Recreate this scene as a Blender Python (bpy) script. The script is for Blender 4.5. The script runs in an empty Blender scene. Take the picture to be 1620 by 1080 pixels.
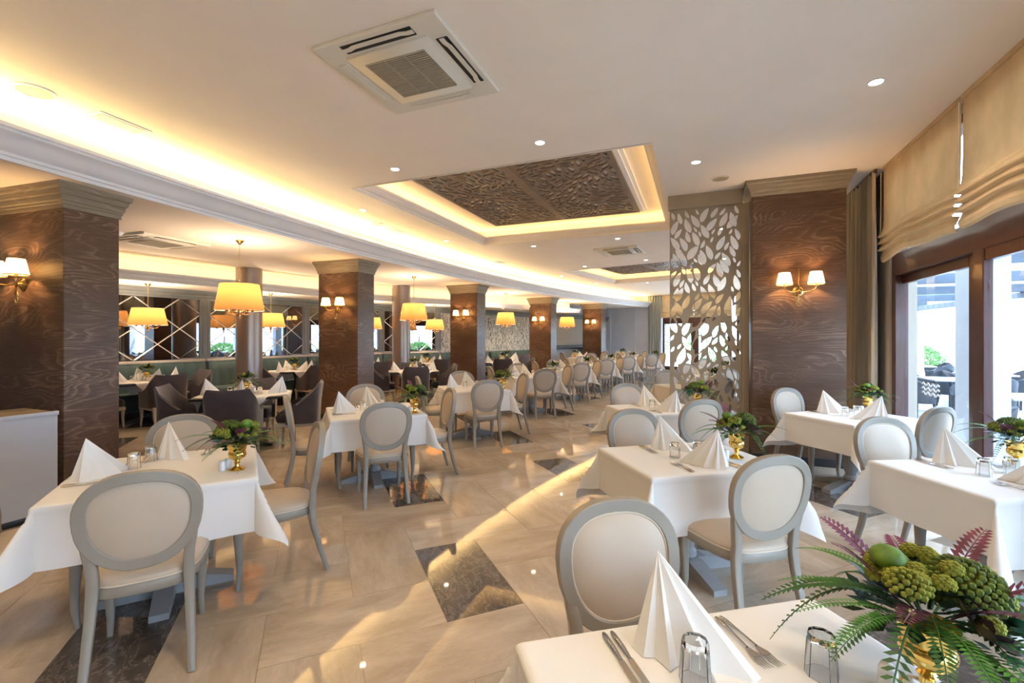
import bpy, math, random
import numpy as np
from mathutils import Vector, Matrix, noise
from mathutils.geometry import delaunay_2d_cdt
random.seed(7)
PI = math.pi
sin, cos, rad = math.sin, math.cos, math.radians
SC = bpy.context.scene
COL = SC.collection

# ------------------------------------------------------------------ camera, world, exposure
FPX = 728.0                      # focal length in pixels of the 1620x1080 frame
EYE = 1.54
cam_d = bpy.data.cameras.new('camera'); cam = bpy.data.objects.new('camera', cam_d); COL.objects.link(cam)
cam.location = (0, 0, EYE); cam.rotation_euler = (PI/2, 0, rad(22))
cam_d.sensor_width = 36.0; cam_d.lens = FPX/1620*36; cam_d.shift_y = -8/1620; cam_d.clip_start = 0.02; cam_d.clip_end = 300
SC.camera = cam
SC.view_settings.view_transform = 'Standard'; SC.view_settings.look = 'None'
SC.view_settings.gamma = 1.0; SC.view_settings.use_curve_mapping = False
SC.view_settings.exposure = 0.2
SKY = 12.5
sun_d = bpy.data.lights.new('sun', 'SUN'); sun_d.energy = 14.0; sun_d.angle = rad(.6); sun_d.color = (1, .95, .86)
sun = bpy.data.objects.new('sun', sun_d); COL.objects.link(sun); sun.rotation_euler = (rad(-14), rad(-36), 0)   # high, from behind the building: falls on the terrace and lawn
w = bpy.data.worlds.new('sky'); SC.world = w; w.use_nodes = True
bg = w.node_tree.nodes['Background']; bg.inputs[0].default_value = (0.56, 0.75, 1.0, 1); bg.inputs[1].default_value = SKY
# light levels of the room's own lamps (strength of the emitting surface / watts of the lamp)
LED_MAIN, LED_TRAY, LED_BACK = 66.0, 10.0, 8.0
W_DOWN, W_SCONCE, W_PENDANT = 58.0, 11.0, 58.0

# ------------------------------------------------------------------ helpers
class MB:
    """collects shapes for ONE mesh"""
    def __init__(s): s.v = []; s.f = []
    def add(s, vs, fs):
        o = len(s.v); s.v += [tuple(p) for p in vs]; s.f += [tuple(i+o for i in f) for f in fs]; return s
    def box(s, x0, x1, y0, y1, z0, z1, M=None):
        vs = [Vector((x, y, z)) for z in (z0, z1) for x, y in ((x0, y0), (x1, y0), (x1, y1), (x0, y1))]
        if M: vs = [M @ p for p in vs]
        return s.add(vs, [(3,2,1,0), (4,5,6,7), (0,1,5,4), (1,2,6,5), (2,3,7,6), (3,0,4,7)])
    def bbox(s, x0, x1, y0, y1, z0, z1, b=0.004, M=None):
        """box with chamfered edges"""
        def ring(i, z): return [(x0+i, y0+b), (x0+b, y0+i), (x1-b, y0+i), (x1-i, y0+b), (x1-i, y1-b), (x1-b, y1-i), (x0+b, y1-i), (x0+i, y1-b)], z
        R = [ring(b*.7, z0), ring(0, z0+b), ring(0, z1-b), ring(b*.7, z1)]
        vs = [Vector((x, y, z)) for pts, z in R for x, y in pts]
        if M: vs = [M @ p for p in vs]
        fs = [tuple(range(7, -1, -1)), tuple(range(24, 32))]
        for k in range(3):
            for i in range(8): j = (i+1) % 8; fs.append((k*8+i, k*8+j, k*8+8+j, k*8+8+i))
        return s.add(vs, fs)
    def lathe(s, prof, n=16, c=(0, 0, 0), M=None, cap=True):
        vs = []; fs = []
        for r, z in prof:
            for i in range(n): a = 2*PI*i/n; vs.append(Vector((c[0]+r*cos(a), c[1]+r*sin(a), c[2]+z)))
        if M: vs = [M @ p for p in vs]
        for k in range(len(prof)-1):
            for i in range(n): j = (i+1) % n; fs.append((k*n+i, k*n+j, (k+1)*n+j, (k+1)*n+i))
        if cap: fs.append(tuple(range(n-1, -1, -1))); fs.append(tuple(range((len(prof)-1)*n, len(prof)*n)))
        return s.add(vs, fs)
    def sweep(s, path, sect, closed=False, up=Vector((0, 0, 1)), scale=None, cap=True):
        """sect: list of (side, up) offsets swept along path"""
        path = [Vector(p) for p in path]; n = len(path); m = len(sect); vs = []; fs = []
        for i, p in enumerate(path):
            a = path[(i-1) % n] if (closed or i > 0) else p; b = path[(i+1) % n] if (closed or i < n-1) else p
            t = (b-a).normalized(); sd = t.cross(up)
            if sd.length < 1e-5: sd = Vector((1, 0, 0))
            sd.normalize(); u = sd.cross(t).normalized(); k = scale[i] if scale else 1.0
            vs += [p + sd*(q[0]*k) + u*(q[1]*k) for q in sect]
        for i in range(n if closed else n-1):
            j = (i+1) % n
            for k in range(m): l = (k+1) % m; fs.append((i*m+k, i*m+l, j*m+l, j*m+k))
        if cap and not closed: fs.append(tuple(range(m-1, -1, -1))); fs.append(tuple(range((n-1)*m, n*m)))
        return s.add(vs, fs)
    def tube(s, path, r, n=8, closed=False, scale=None, up=Vector((0, 0, 1))):
        return s.sweep(path, [(r*cos(2*PI*i/n), r*sin(2*PI*i/n)) for i in range(n)], closed, up, scale)
    def prism(s, poly, z0, z1, M=None):
        n = len(poly); vs = [Vector((x, y, z)) for z in (z0, z1) for x, y in poly]
        if M: vs = [M @ p for p in vs]
        return s.add(vs, [tuple(range(n-1, -1, -1)), tuple(range(n, 2*n))] + [(i, (i+1) % n, (i+1) % n+n, i+n) for i in range(n)])
    def ball(s, c, r, nu=8, nv=5, sq=(1, 1, 1)):
        vs = [(c[0], c[1], c[2]-r*sq[2])]; fs = []
        for k in range(1, nv):
            a = -PI/2+PI*k/nv
            for i in range(nu): b = 2*PI*i/nu; vs.append((c[0]+r*sq[0]*cos(a)*cos(b), c[1]+r*sq[1]*cos(a)*sin(b), c[2]+r*sq[2]*sin(a)))
        vs.append((c[0], c[1], c[2]+r*sq[2])); top = len(vs)-1
        for i in range(nu):
            j = (i+1) % nu; fs.append((0, 1+j, 1+i)); fs.append((top, 1+(nv-2)*nu+i, 1+(nv-2)*nu+j))
            for k in range(nv-2): fs.append((1+k*nu+i, 1+k*nu+j, 1+(k+1)*nu+j, 1+(k+1)*nu+i))
        return s.add(vs, fs)
    def mesh(s, name, mat, smooth=True, ang=38):
        me = bpy.data.meshes.new(name); me.from_pydata(s.v, [], s.f); me.update()
        if smooth and me.polygons:
            me.polygons.foreach_set('use_smooth', [True]*len(me.polygons)); me.set_sharp_from_angle(angle=rad(ang))
        if mat: me.materials.append(mat)
        return me

def put(name, mesh, parent=None, loc=None, rotz=0.0):
    o = bpy.data.objects.new(name, mesh); COL.objects.link(o)
    if parent: o.parent = parent
    if loc is not None: o.location = loc
    if rotz: o.rotation_euler = (0, 0, rotz)
    return o
def obj(name, mb, mat, parent=None, loc=None, rotz=0.0, smooth=True, ang=38):
    return put(name, mb.mesh(name, mat, smooth, ang), parent, loc, rotz)
def tag(o, label, cat, group=None):
    o['label'] = label; o['category'] = cat
    if group: o['group'] = group
    return o
def thing(name, label, cat, loc=(0, 0, 0), rotz=0.0, group=None):
    o = put(name, None, None, loc, rotz); return tag(o, label, cat, group)
def struct(o, label=None):
    o['kind'] = 'structure'
    if label: o['label'] = label
    return o
KIDS = {}
def kids(o):
    return [c for c in COL.objects if c.parent is o]
def tree(o):
    """remember a thing's parts once, so that copies are cheap"""
    if o.name not in KIDS: KIDS[o.name] = [(c, [g for g in c.children]) for c in o.children]
    return KIDS[o.name]
def dup(root, label, loc, rotz, group=None, mats=None):
    t = tree(root)
    r = root.copy(); COL.objects.link(r); r.location = loc; r.rotation_euler = (0, 0, rotz); r['label'] = label
    if group: r['group'] = group
    for c, gs in t:
        k = c.copy(); COL.objects.link(k); k.parent = r
        for g in gs:
            q = g.copy(); COL.objects.link(q); q.parent = k
    return r
USED = set()
def place(root, label, loc, rotz, group=None):
    """first use moves the built thing itself, later uses copy it"""
    if root.name not in USED:
        tree(root); USED.add(root.name); root.location = loc; root.rotation_euler = (0, 0, rotz); root['label'] = label
        if group: root['group'] = group
        return root
    return dup(root, label, loc, rotz, group)

# ------------------------------------------------------------------ materials
def new_mat(name):
    m = bpy.data.materials.new(name); m.use_nodes = True; nt = m.node_tree
    return m, nt, nt.nodes['Principled BSDF'], nt.nodes, nt.links
def pmat(name, col, rough=.5, metal=0.0, var=0.0, scale=8.0, bump=0.0, bscale=60.0, sheen=0.0, spec=.5, trans=0.0, coat=0.0, emit=None, estr=0.0, stretch=None, sss=0.0):
    """principled material with procedural colour variation and fine relief"""
    m, nt, p, N, L = new_mat(name)
    p.inputs['Base Color'].default_value = (*col, 1); p.inputs['Roughness'].default_value = rough; p.inputs['Metallic'].default_value = metal
    p.inputs['Specular IOR Level'].default_value = spec; p.inputs['Sheen Weight'].default_value = sheen
    p.inputs['Transmission Weight'].default_value = trans; p.inputs['Coat Weight'].default_value = coat
    if sss: p.inputs['Subsurface Weight'].default_value = sss; p.inputs['Subsurface Scale'].default_value = .01
    if emit: p.inputs['Emission Color'].default_value = (*emit, 1); p.inputs['Emission Strength'].default_value = estr
    tc = N.new('ShaderNodeTexCoord'); vec = tc.outputs['Object']
    if stretch:
        mp = N.new('ShaderNodeMapping'); mp.inputs['Scale'].default_value = stretch; L.new(vec, mp.inputs[0]); vec = mp.outputs[0]
    if var:
        n = N.new('ShaderNodeTexNoise'); n.inputs['Scale'].default_value = scale; n.inputs['Detail'].default_value = 4; L.new(vec, n.inputs['Vector'])
        r = N.new('ShaderNodeValToRGB'); L.new(n.outputs[0], r.inputs[0])
        r.color_ramp.elements[0].position = .3; r.color_ramp.elements[1].position = .7
        r.color_ramp.elements[0].color = (*[c*(1-var) for c in col], 1); r.color_ramp.elements[1].color = (*[min(1, c*(1+var)) for c in col], 1)
        L.new(r.outputs[0], p.inputs['Base Color'])
    if bump:
        n2 = N.new('ShaderNodeTexNoise'); n2.inputs['Scale'].default_value = bscale; n2.inputs['Detail'].default_value = 3; L.new(vec, n2.inputs['Vector'])
        b = N.new('ShaderNodeBump'); b.inputs['Strength'].default_value = bump; b.inputs['Distance'].default_value = .004; L.new(n2.outputs[0], b.inputs['Height']); L.new(b.outputs[0], p.inputs['Normal'])
    return m
def emat(name, col, s):
    m, nt, p, N, L = new_mat(name); p.inputs['Base Color'].default_value = (*col, 1)
    p.inputs['Emission Color'].default_value = (*col, 1); p.inputs['Emission Strength'].default_value = s; return m
def shade_mat(name, col, glow, s, mixf=.55):
    """lamp shade cloth: lets its bulb's light through"""
    m, nt, p, N, L = new_mat(name)
    p.inputs['Base Color'].default_value = (*col, 1); p.inputs['Roughness'].default_value = .8
    tr = N.new('ShaderNodeBsdfTranslucent'); tr.inputs[0].default_value = (*col, 1)
    mx = N.new('ShaderNodeMixShader'); mx.inputs[0].default_value = mixf
    L.new(p.outputs[0], mx.inputs[1]); L.new(tr.outputs[0], mx.inputs[2]); L.new(mx.outputs[0], N['Material Output'].inputs[0])
    p.inputs['Emission Color'].default_value = (*glow, 1); p.inputs['Emission Strength'].default_value = s
    tc = N.new('ShaderNodeTexCoord'); wv = N.new('ShaderNodeTexNoise'); wv.inputs['Scale'].default_value = 30
    mp = N.new('ShaderNodeMapping'); mp.inputs['Scale'].default_value = (1, 1, .05); L.new(tc.outputs['Object'], mp.inputs[0]); L.new(mp.outputs[0], wv.inputs['Vector'])
    b = N.new('ShaderNodeBump'); b.inputs['Strength'].default_value = .3; b.inputs['Distance'].default_value = .004; L.new(wv.outputs[0], b.inputs['Height']); L.new(b.outputs[0], p.inputs['Normal'])
    return m
def wood_mat(name, c0, c1, c2, rough=.42, axis=(1.2, 1.2, 5.0), spec=.4, rings=13.0, line=.55):
    """veneer with horizontal cathedral figure: thin pale growth lines over a fibrous ground"""
    m, nt, p, N, L = new_mat(name); p.inputs['Roughness'].default_value = rough; p.inputs['Specular IOR Level'].default_value = spec
    tc = N.new('ShaderNodeTexCoord'); oi = N.new('ShaderNodeObjectInfo')
    ad = N.new('ShaderNodeVectorMath'); ad.operation = 'ADD'; sc = N.new('ShaderNodeVectorMath'); sc.operation = 'SCALE'; sc.inputs['Scale'].default_value = 17.0
    cb = N.new('ShaderNodeCombineXYZ'); L.new(oi.outputs['Random'], cb.inputs[0]); L.new(oi.outputs['Random'], cb.inputs[2]); L.new(cb.outputs[0], sc.inputs[0])
    L.new(tc.outputs['Object'], ad.inputs[0]); L.new(sc.outputs[0], ad.inputs[1])
    def noise_(scale3, s_, det, dist):
        mp = N.new('ShaderNodeMapping'); mp.inputs['Scale'].default_value = scale3; L.new(ad.outputs[0], mp.inputs[0])
        n = N.new('ShaderNodeTexNoise'); n.inputs['Scale'].default_value = s_; n.inputs['Detail'].default_value = det; n.inputs['Distortion'].default_value = dist; L.new(mp.outputs[0], n.inputs['Vector']); return n.outputs[0]
    def math_(op, a_, b_, c_=None):
        q = N.new('ShaderNodeMath'); q.operation = op
        for k, v in enumerate((a_, b_, c_)):
            if v is None: continue
            if hasattr(v, 'node'): L.new(v, q.inputs[k])
            else: q.inputs[k].default_value = v
        return q.outputs[0]
    big = noise_(axis, 1.0, 1.0, .25); fib = noise_((axis[0]*2.5, axis[1]*2.5, axis[2]*14), 2.0, 5, 0); patch = noise_((axis[0]*.8, axis[1]*.8, axis[2]*.55), 1.4, 2, .3)
    wob = math_('MULTIPLY_ADD', fib, .04, big)
    ring = math_('FRACT', math_('MULTIPLY', wob, rings), 0.0)
    edge = math_('POWER', ring, 3.0)                       # sharp on one side, fading on the other
    vis = math_('MULTIPLY', edge, math_('SMOOTH_MAX', math_('MULTIPLY_ADD', patch, 3.2, -1.1), 0.0, .1))
    tot = math_('ADD', math_('MULTIPLY', vis, line), math_('MULTIPLY_ADD', fib, .55, math_('MULTIPLY', patch, .25)))
    r = N.new('ShaderNodeValToRGB'); e = r.color_ramp.elements; e[0].position = .22; e[0].color = (*c0, 1); e[1].position = .85; e[1].color = (*c2, 1)
    k = e.new(.48); k.color = (*c1, 1); L.new(tot, r.inputs[0]); L.new(r.outputs[0], p.inputs['Base Color'])
    b = N.new('ShaderNodeBump'); b.inputs['Strength'].default_value = .12; b.inputs['Distance'].default_value = .002; L.new(fib, b.inputs['Height']); L.new(b.outputs[0], p.inputs['Normal'])
    return m
def marble_mat(name, c0, c1, vein, rough, vw=.5, stretch=(1.0, 3.2, 1)):
    m, nt, p, N, L = new_mat(name); p.inputs['Roughness'].default_value = rough; p.inputs['Specular IOR Level'].default_value = .6
    tc = N.new('ShaderNodeTexCoord'); oi = N.new('ShaderNodeObjectInfo')
    cb = N.new('ShaderNodeCombineXYZ'); sc = N.new('ShaderNodeVectorMath'); sc.operation = 'SCALE'; sc.inputs['Scale'].default_value = 40.0
    L.new(oi.outputs['Random'], cb.inputs[0]); L.new(oi.outputs['Random'], cb.inputs[1]); L.new(cb.outputs[0], sc.inputs[0])
    ad = N.new('ShaderNodeVectorMath'); ad.operation = 'ADD'; L.new(tc.outputs['Object'], ad.inputs[0]); L.new(sc.outputs[0], ad.inputs[1])
    mp = N.new('ShaderNodeMapping'); mp.inputs['Scale'].default_value = stretch; mp.inputs['Rotation'].default_value = (0, 0, .35); L.new(ad.outputs[0], mp.inputs[0])
    n1 = N.new('ShaderNodeTexNoise'); n1.inputs['Scale'].default_value = 1.7; n1.inputs['Detail'].default_value = 6; n1.inputs['Roughness'].default_value = .62; n1.inputs['Distortion'].default_value = .35; L.new(mp.outputs[0], n1.inputs['Vector'])
    r1 = N.new('ShaderNodeValToRGB'); r1.color_ramp.elements[0].position = .3; r1.color_ramp.elements[1].position = .72
    r1.color_ramp.elements[0].color = (*c0, 1); r1.color_ramp.elements[1].color = (*c1, 1); L.new(n1.outputs[0], r1.inputs[0])
    n2 = N.new('ShaderNodeTexNoise'); n2.inputs['Scale'].default_value = 3.0; n2.inputs['Detail'].default_value = 8; n2.inputs['Roughness'].default_value = .65; n2.inputs['Distortion'].default_value = .5; L.new(mp.outputs[0], n2.inputs['Vector'])
    s1 = N.new('ShaderNodeMath'); s1.operation = 'SUBTRACT'; s1.inputs[1].default_value = .5; L.new(n2.outputs[0], s1.inputs[0])
    s2 = N.new('ShaderNodeMath'); s2.operation = 'ABSOLUTE'; L.new(s1.outputs[0], s2.inputs[0])
    r2 = N.new('ShaderNodeValToRGB'); r2.color_ramp.elements[0].color = (vw, vw, vw, 1); r2.color_ramp.elements[1].position = .022; r2.color_ramp.elements[1].color = (0, 0, 0, 1); L.new(s2.outputs[0], r2.inputs[0])
    mx = N.new('ShaderNodeMix'); mx.data_type = 'RGBA'; L.new(r2.outputs[0], mx.inputs[0]); L.new(r1.outputs[0], mx.inputs[6]); mx.inputs[7].default_value = (*vein, 1)
    L.new(mx.outputs[2], p.inputs['Base Color'])
    return m

M_CEIL = pmat('ceiling_paint', (.90, .80, .69), .85, var=.02, scale=2)
M_TRIM = pmat('white_trim', (.84, .84, .86), .6, var=.02, scale=3)
M_WALLG = pmat('grey_wall', (.42, .42, .44), .7, var=.04, scale=3)
M_WALLF = pmat('pale_grey_wall', (.74, .73, .77), .7, var=.03, scale=3)
M_CURT2 = pmat('grey_green_curtain', (.34, .36, .33), .75, var=.1, scale=10, bump=.4, bscale=90, stretch=(1, 1, .15))
M_WALLC = pmat('cream_wall', (.42, .36, .29), .8, var=.04, scale=3)
M_TILE = marble_mat('floor_marble', (.37, .29, .215), (.57, .465, .36), (.68, .57, .44), .035, .18)
M_TILED = marble_mat('dark_marble', (.055, .045, .04), (.13, .11, .10), (.36, .31, .26), .035, .5, (2.2, 4.0, 1))
M_GROUT = pmat('grout', (.22, .17, .12), .8, var=.1)
M_WOOD = wood_mat('walnut_veneer', (.065, .033, .019), (.115, .062, .037), (.27, .17, .11), .36, (1.1, 1.1, 3.6), .5, 20.0, .45)
M_CAP = wood_mat('capital_wood', (.20, .155, .105), (.29, .235, .165), (.40, .33, .25), .5, (.5, .5, 9))
M_GREY = pmat('chair_paint', (.275, .24, .195), .38, var=.04, scale=10, bump=.05, spec=.5)
M_CREAM = pmat('cream_leather', (.50, .40, .30), .42, var=.03, scale=6, bump=.12, bscale=220, spec=.4)
M_PIPE = pmat('cream_piping', (.60, .50, .38), .5, var=.05)
M_CLOTH = pmat('white_tablecloth', (.76, .725, .68), .85, var=.015, scale=4, bump=.25, bscale=500, sheen=.2)
M_NAP = pmat('napkin_cloth', (.86, .83, .78), .85, var=.015, bump=.25, bscale=600, sheen=.2)
M_BASE = pmat('table_base_paint', (.33, .32, .31), .5, var=.05)
M_BLACK = pmat('black_laminate', (.02, .02, .022), .35, var=.1)
M_VELVET = pmat('plum_velvet', (.046, .035, .041), .8, var=.18, scale=7, sheen=.5)
M_TEAL = pmat('teal_upholstery', (.028, .072, .072), .6, var=.15, scale=6, sheen=.3)
M_RAIL = pmat('cream_rail', (.50, .45, .37), .5, var=.05)
M_GREYT = pmat('slate_trim', (.16, .18, .19), .5, var=.06)
M_BRASS = pmat('brass', (.72, .52, .22), .22, 1.0, var=.12, scale=20)
M_GOLD = pmat('gold_glaze', (.86, .58, .16), .16, 1.0, var=.15, scale=14, bump=.2, bscale=25)
M_STEEL = pmat('cutlery_steel', (.62, .60, .57), .2, 1.0, var=.05)
M_MAHOG = pmat('mahogany_frame', (.075, .025, .02), .35, var=.2, scale=9, stretch=(6, 6, .5), coat=.2)
M_SCREEN = pmat('taupe_screen', (.34, .27, .19), .5, var=.04)
M_PANEL = pmat('carved_brown', (.21, .15, .11), .45, var=.12, scale=5)
M_BACKB = pmat('panel_backing', (.62, .54, .45), .5, var=.05)
M_ACW = pmat('ac_plastic', (.74, .68, .57), .5, var=.02)
M_DARK = pmat('opening_shade', (.012, .012, .012), .7, var=.1)  # near black stands in for the shade inside grille and outlet openings
M_GRILLE = pmat('grille_plastic', (.42, .36, .26), .6, var=.03)
M_CERAM = pmat('white_ceramic', (.82, .82, .80), .12, var=.02, coat=.5)
M_CURT = pmat('taupe_curtain', (.50, .40, .27), .75, var=.12, scale=10, bump=.4, bscale=90, sheen=.3, stretch=(1, 1, .15))
M_CAB = pmat('pale_grey_paint', (.50, .50, .52), .5, var=.02)
M_CHROME = pmat('round_column_metal', (.36, .29, .25), .36, .75, var=.10, scale=3, stretch=(1, 1, .2))
M_PENSH = shade_mat('pendant_shade_cloth', (.48, .215, .06), (1.0, .48, .13), .10, .30)
M_SCSH = shade_mat('sconce_shade_cloth', (.9, .74, .5), (1.0, .60, .22), 1.6)
M_LED = emat('led_warm', (1.0, .72, .32), LED_MAIN)
M_LEDT = emat('led_tray', (1.0, .74, .34), LED_TRAY)
M_LEDB = emat('led_back', (1.0, .74, .38), LED_BACK)
M_DOWN = emat('downlight_glow', (1.0, .88, .66), 30.0)
def glass_mat(name, tint=(1, 1, 1), rough=0.0, ior=1.45):
    m, nt, p, N, L = new_mat(name); p.inputs['Base Color'].default_value = (*tint, 1); p.inputs['Roughness'].default_value = rough
    p.inputs['Transmission Weight'].default_value = 1.0; p.inputs['IOR'].default_value = ior; return m
def pane_mat(name, tint, refl):
    """thin window glass: clear with a mirror share that grows at grazing angles"""
    m, nt, p, N, L = new_mat(name); N.remove(p)
    t = N.new('ShaderNodeBsdfTransparent'); t.inputs[0].default_value = (*tint, 1); g = N.new('ShaderNodeBsdfGlossy'); g.inputs['Roughness'].default_value = .0
    f = N.new('ShaderNodeFresnel'); ge = N.new('ShaderNodeNewGeometry'); ma = N.new('ShaderNodeMath'); ma.operation = 'MULTIPLY_ADD'; ma.inputs[1].default_value = 1-refl; ma.inputs[2].default_value = refl
    L.new(ge.outputs['Backfacing'], ma.inputs[0]); L.new(ma.outputs[0], f.inputs[0]); mx = N.new('ShaderNodeMixShader')   # the far face of the pane reflects nothing more
    L.new(f.outputs[0], mx.inputs[0]); L.new(t.outputs[0], mx.inputs[1]); L.new(g.outputs[0], mx.inputs[2]); L.new(mx.outputs[0], N['Material Output'].inputs[0]); return m
M_GLASS = glass_mat('tumbler_glass')
M_PANE = pane_mat('window_glass', (.93, .96, .98), 1.45)
def mirror_mat():
    m, nt, p, N, L = new_mat('smoked_mirror'); p.inputs['Base Color'].default_value = (.30, .31, .33, 1); p.inputs['Metallic'].default_value = 1.0; p.inputs['Roughness'].default_value = .015; return m
M_MIRROR = mirror_mat()
M_BEVEL = pmat('mirror_bevel', (.85, .88, .9), .35, 1.0)
def blind_mat():
    """roman blind cloth, daylight shines through the weave"""
    m, nt, p, N, L = new_mat('roman_blind_cloth'); p.inputs['Roughness'].default_value = .85
    tc = N.new('ShaderNodeTexCoord'); mp = N.new('ShaderNodeMapping'); mp.inputs['Scale'].default_value = (1, 14, .6); L.new(tc.outputs['Object'], mp.inputs[0])
    n = N.new('ShaderNodeTexNoise'); n.inputs['Scale'].default_value = 5; n.inputs['Detail'].default_value = 5; L.new(mp.outputs[0], n.inputs['Vector'])
    r = N.new('ShaderNodeValToRGB'); r.color_ramp.elements[0].color = (.52, .375, .225, 1); r.color_ramp.elements[1].color = (.68, .50, .32, 1); r.color_ramp.elements[0].position = .3; r.color_ramp.elements[1].position = .7
    L.new(n.outputs[0], r.inputs[0]); L.new(r.outputs[0], p.inputs['Base Color'])
    t = N.new('ShaderNodeBsdfTranslucent'); t.inputs[0].default_value = (.50, .29, .12, 1); mx = N.new('ShaderNodeMixShader'); mx.inputs[0].default_value = .10
    L.new(p.outputs[0], mx.inputs[1]); L.new(t.outputs[0], mx.inputs[2]); L.new(mx.outputs[0], N['Material Output'].inputs[0]); return m
M_BLIND = blind_mat()
def paper_mat():
    m, nt, p, N, L = new_mat('reed_wallpaper'); p.inputs['Roughness'].default_value = .7
    tc = N.new('ShaderNodeTexCoord'); mp = N.new('ShaderNodeMapping'); mp.inputs['Scale'].default_value = (9, 9, 1.6); L.new(tc.outputs['Object'], mp.inputs[0])
    n = N.new('ShaderNodeTexNoise'); n.inputs['Scale'].default_value = 2.2; n.inputs['Detail'].default_value = 2; n.inputs['Distortion'].default_value = 1.2; L.new(mp.outputs[0], n.inputs['Vector'])
    s = N.new('ShaderNodeMath'); s.operation = 'MULTIPLY'; s.inputs[1].default_value = 9; L.new(n.outputs[0], s.inputs[0])
    f = N.new('ShaderNodeMath'); f.operation = 'PINGPONG'; f.inputs[1].default_value = 1; L.new(s.outputs[0], f.inputs[0])
    r = N.new('ShaderNodeValToRGB'); e = r.color_ramp.elements; e[0].position = .25; e[0].color = (.10, .11, .09, 1); e[1].position = .55; e[1].color = (.72, .68, .58, 1); L.new(f.outputs[0], r.inputs[0])
    L.new(r.outputs[0], p.inputs['Base Color']); return m
M_PAPER = paper_mat()
def leafm(name, c, rough=.5, var=.3): return pmat(name, c, rough, var=var, scale=25, spec=.4)
M_FERN = leafm('fern_green', (.035, .11, .022)); M_FERN2 = leafm('fern_bright', (.07, .20, .03)); M_PINK = leafm('fern_plum', (.16, .035, .075))
M_BERRY = leafm('berry_green', (.22, .23, .025), .8, .45); M_HEAD = leafm('bloom_green', (.10, .14, .018), .7, .5); M_LIME = leafm('pod_lime', (.10, .19, .018), .5, .5)
M_SUCC = leafm('succulent_plum', (.05, .03, .03), .35); M_TEALF = leafm('succulent_teal', (.04, .22, .17), .4); M_LEAF = leafm('leaf_dark', (.018, .05, .02), .4)
# ------------------------------------------------------------------ the plan: a gently curved hall
CX, CY = 36.28, 7.0                      # centre of the curve
def pol(r, deg, z=None):
    a = rad(deg); p = (CX-r*cos(a), CY+r*sin(a)); return p if z is None else (*p, z)
ZC, ZL, ZS, ZT = 3.46, 2.94, 2.52, 3.78    # main ceiling, low ceiling, back soffit, tray ceiling
END = 22.5                                # bearing of the far end wall
BACK = [(-10.75, -4.0), (-10.6, 1.5), (-10.38, 4.25), (-10.0, 6.8), (-9.7, 9.3), (-9.0, 11.55), (-8.05, 13.3), (-6.4, 17.7), (-5.0, 20.8), pol(43.95, END)]
WIN = [(2.0, -4.0), (2.0, 11.0), (3.2, 16.0), pol(34.3, END)]
def inside(p, poly):
    c = False; n = len(poly); x, y = p
    for i in range(n):
        x0, y0 = poly[i]; x1, y1 = poly[i-1]
        if (y0 > y) != (y1 > y) and x < (x1-x0)*(y-y0)/(y1-y0)+x0: c = not c
    return c
def flat(outer, holes=()):
    """triangulated polygon with holes -> (points, faces)"""
    vs = []; es = []
    for poly in [outer, *holes]:
        o = len(vs); n = len(poly); vs += [Vector(p) for p in poly]; es += [(o+i, o+(i+1) % n) for i in range(n)]
    R = delaunay_2d_cdt(vs, es, [], 0, 1e-6); P = R[0]; fs = []
    for f in R[2]:
        c = sum((P[i] for i in f), Vector((0, 0)))/len(f)
        if inside(c, outer) and not any(inside(c, h) for h in holes): fs.append(tuple(f))
    return [tuple(p) for p in P], fs
def slab(mb, outer, z, t, holes=(), down=True):
    """plate with its visible face at z and thickness t above (down=True) or below it"""
    P, F = flat(outer, holes); n = len(P); z1 = z+t if down else z-t
    def fix(f, up):
        a, b, c = (Vector(P[i]) for i in f[:3]); s = (b-a).cross(c-a) > 0
        return f if s == up else tuple(reversed(f))
    mb.add([(*p, z) for p in P], [fix(f, not down) for f in F]); mb.add([(*p, z1) for p in P], [fix(f, down) for f in F])
    for poly in [outer, *holes]:
        m = len(poly); mb.add([(*p, zz) for zz in (z, z1) for p in poly], [(i, (i+1) % m, (i+1) % m+m, i+m) for i in range(m)])
    return mb
ARC = [-21+i*(END+21)/90 for i in range(91)]

# floor: herringbone marble, one dark tile in every fourth course
TA = 0.4517; S2 = math.sqrt(.5)
P0, Q0 = .684*1.54/1.62, 2.547*1.54/1.62
ROOM = BACK + list(reversed(WIN))
floor = struct(obj('floor', slab(MB(), ROOM, -.003, .15, down=False), M_GROUT, smooth=False), 'polished beige marble floor laid in herringbone with dark tiles')
g = .0012
tile_mb = MB(); L2, L1 = TA-g, TA/2-g
tile_mb.add([(-L2, -L1, 0), (L2, -L1, 0), (L2, L1, 0), (-L2, L1, 0), (-L2, -L1, -.012), (L2, -L1, -.012), (L2, L1, -.012), (-L2, L1, -.012)],
            [(0, 1, 2, 3), (0, 4, 5, 1), (1, 5, 6, 2), (2, 6, 7, 3), (3, 7, 4, 0)])
tile_me = tile_mb.mesh('floor_tile', M_TILE, False); tile_dk = tile_mb.mesh('dark_floor_tile', M_TILED, False)
tiles = []
for i in range(-40, 60):
    for j in range(-40, 75):
        s = (i+j) % 4
        if s == 0: pc, qc, vert = i+.5, j+1.0, True
        elif s == 2: pc, qc, vert = i+1.0, j+.5, False
        else: continue
        p, q = P0+pc*TA, Q0+qc*TA; X, Y = (p-q)*S2, (p+q)*S2
        if X < -10.9 or X > 5 or Y < -3.6 or Y > 24: continue
        if not inside((X, Y), ROOM): continue
        fw = X*-sin(rad(22))+Y*cos(rad(22)); sd = X*cos(rad(22))+Y*sin(rad(22))
        vis = fw > .9 and abs(sd) < fw*1.15
        tiles.append((0 if vis else 1, fw if vis else 99, X, Y, vert, vert and i % 4 == 0))
tiles.sort()
rest = MB(); restd = MB()
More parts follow.
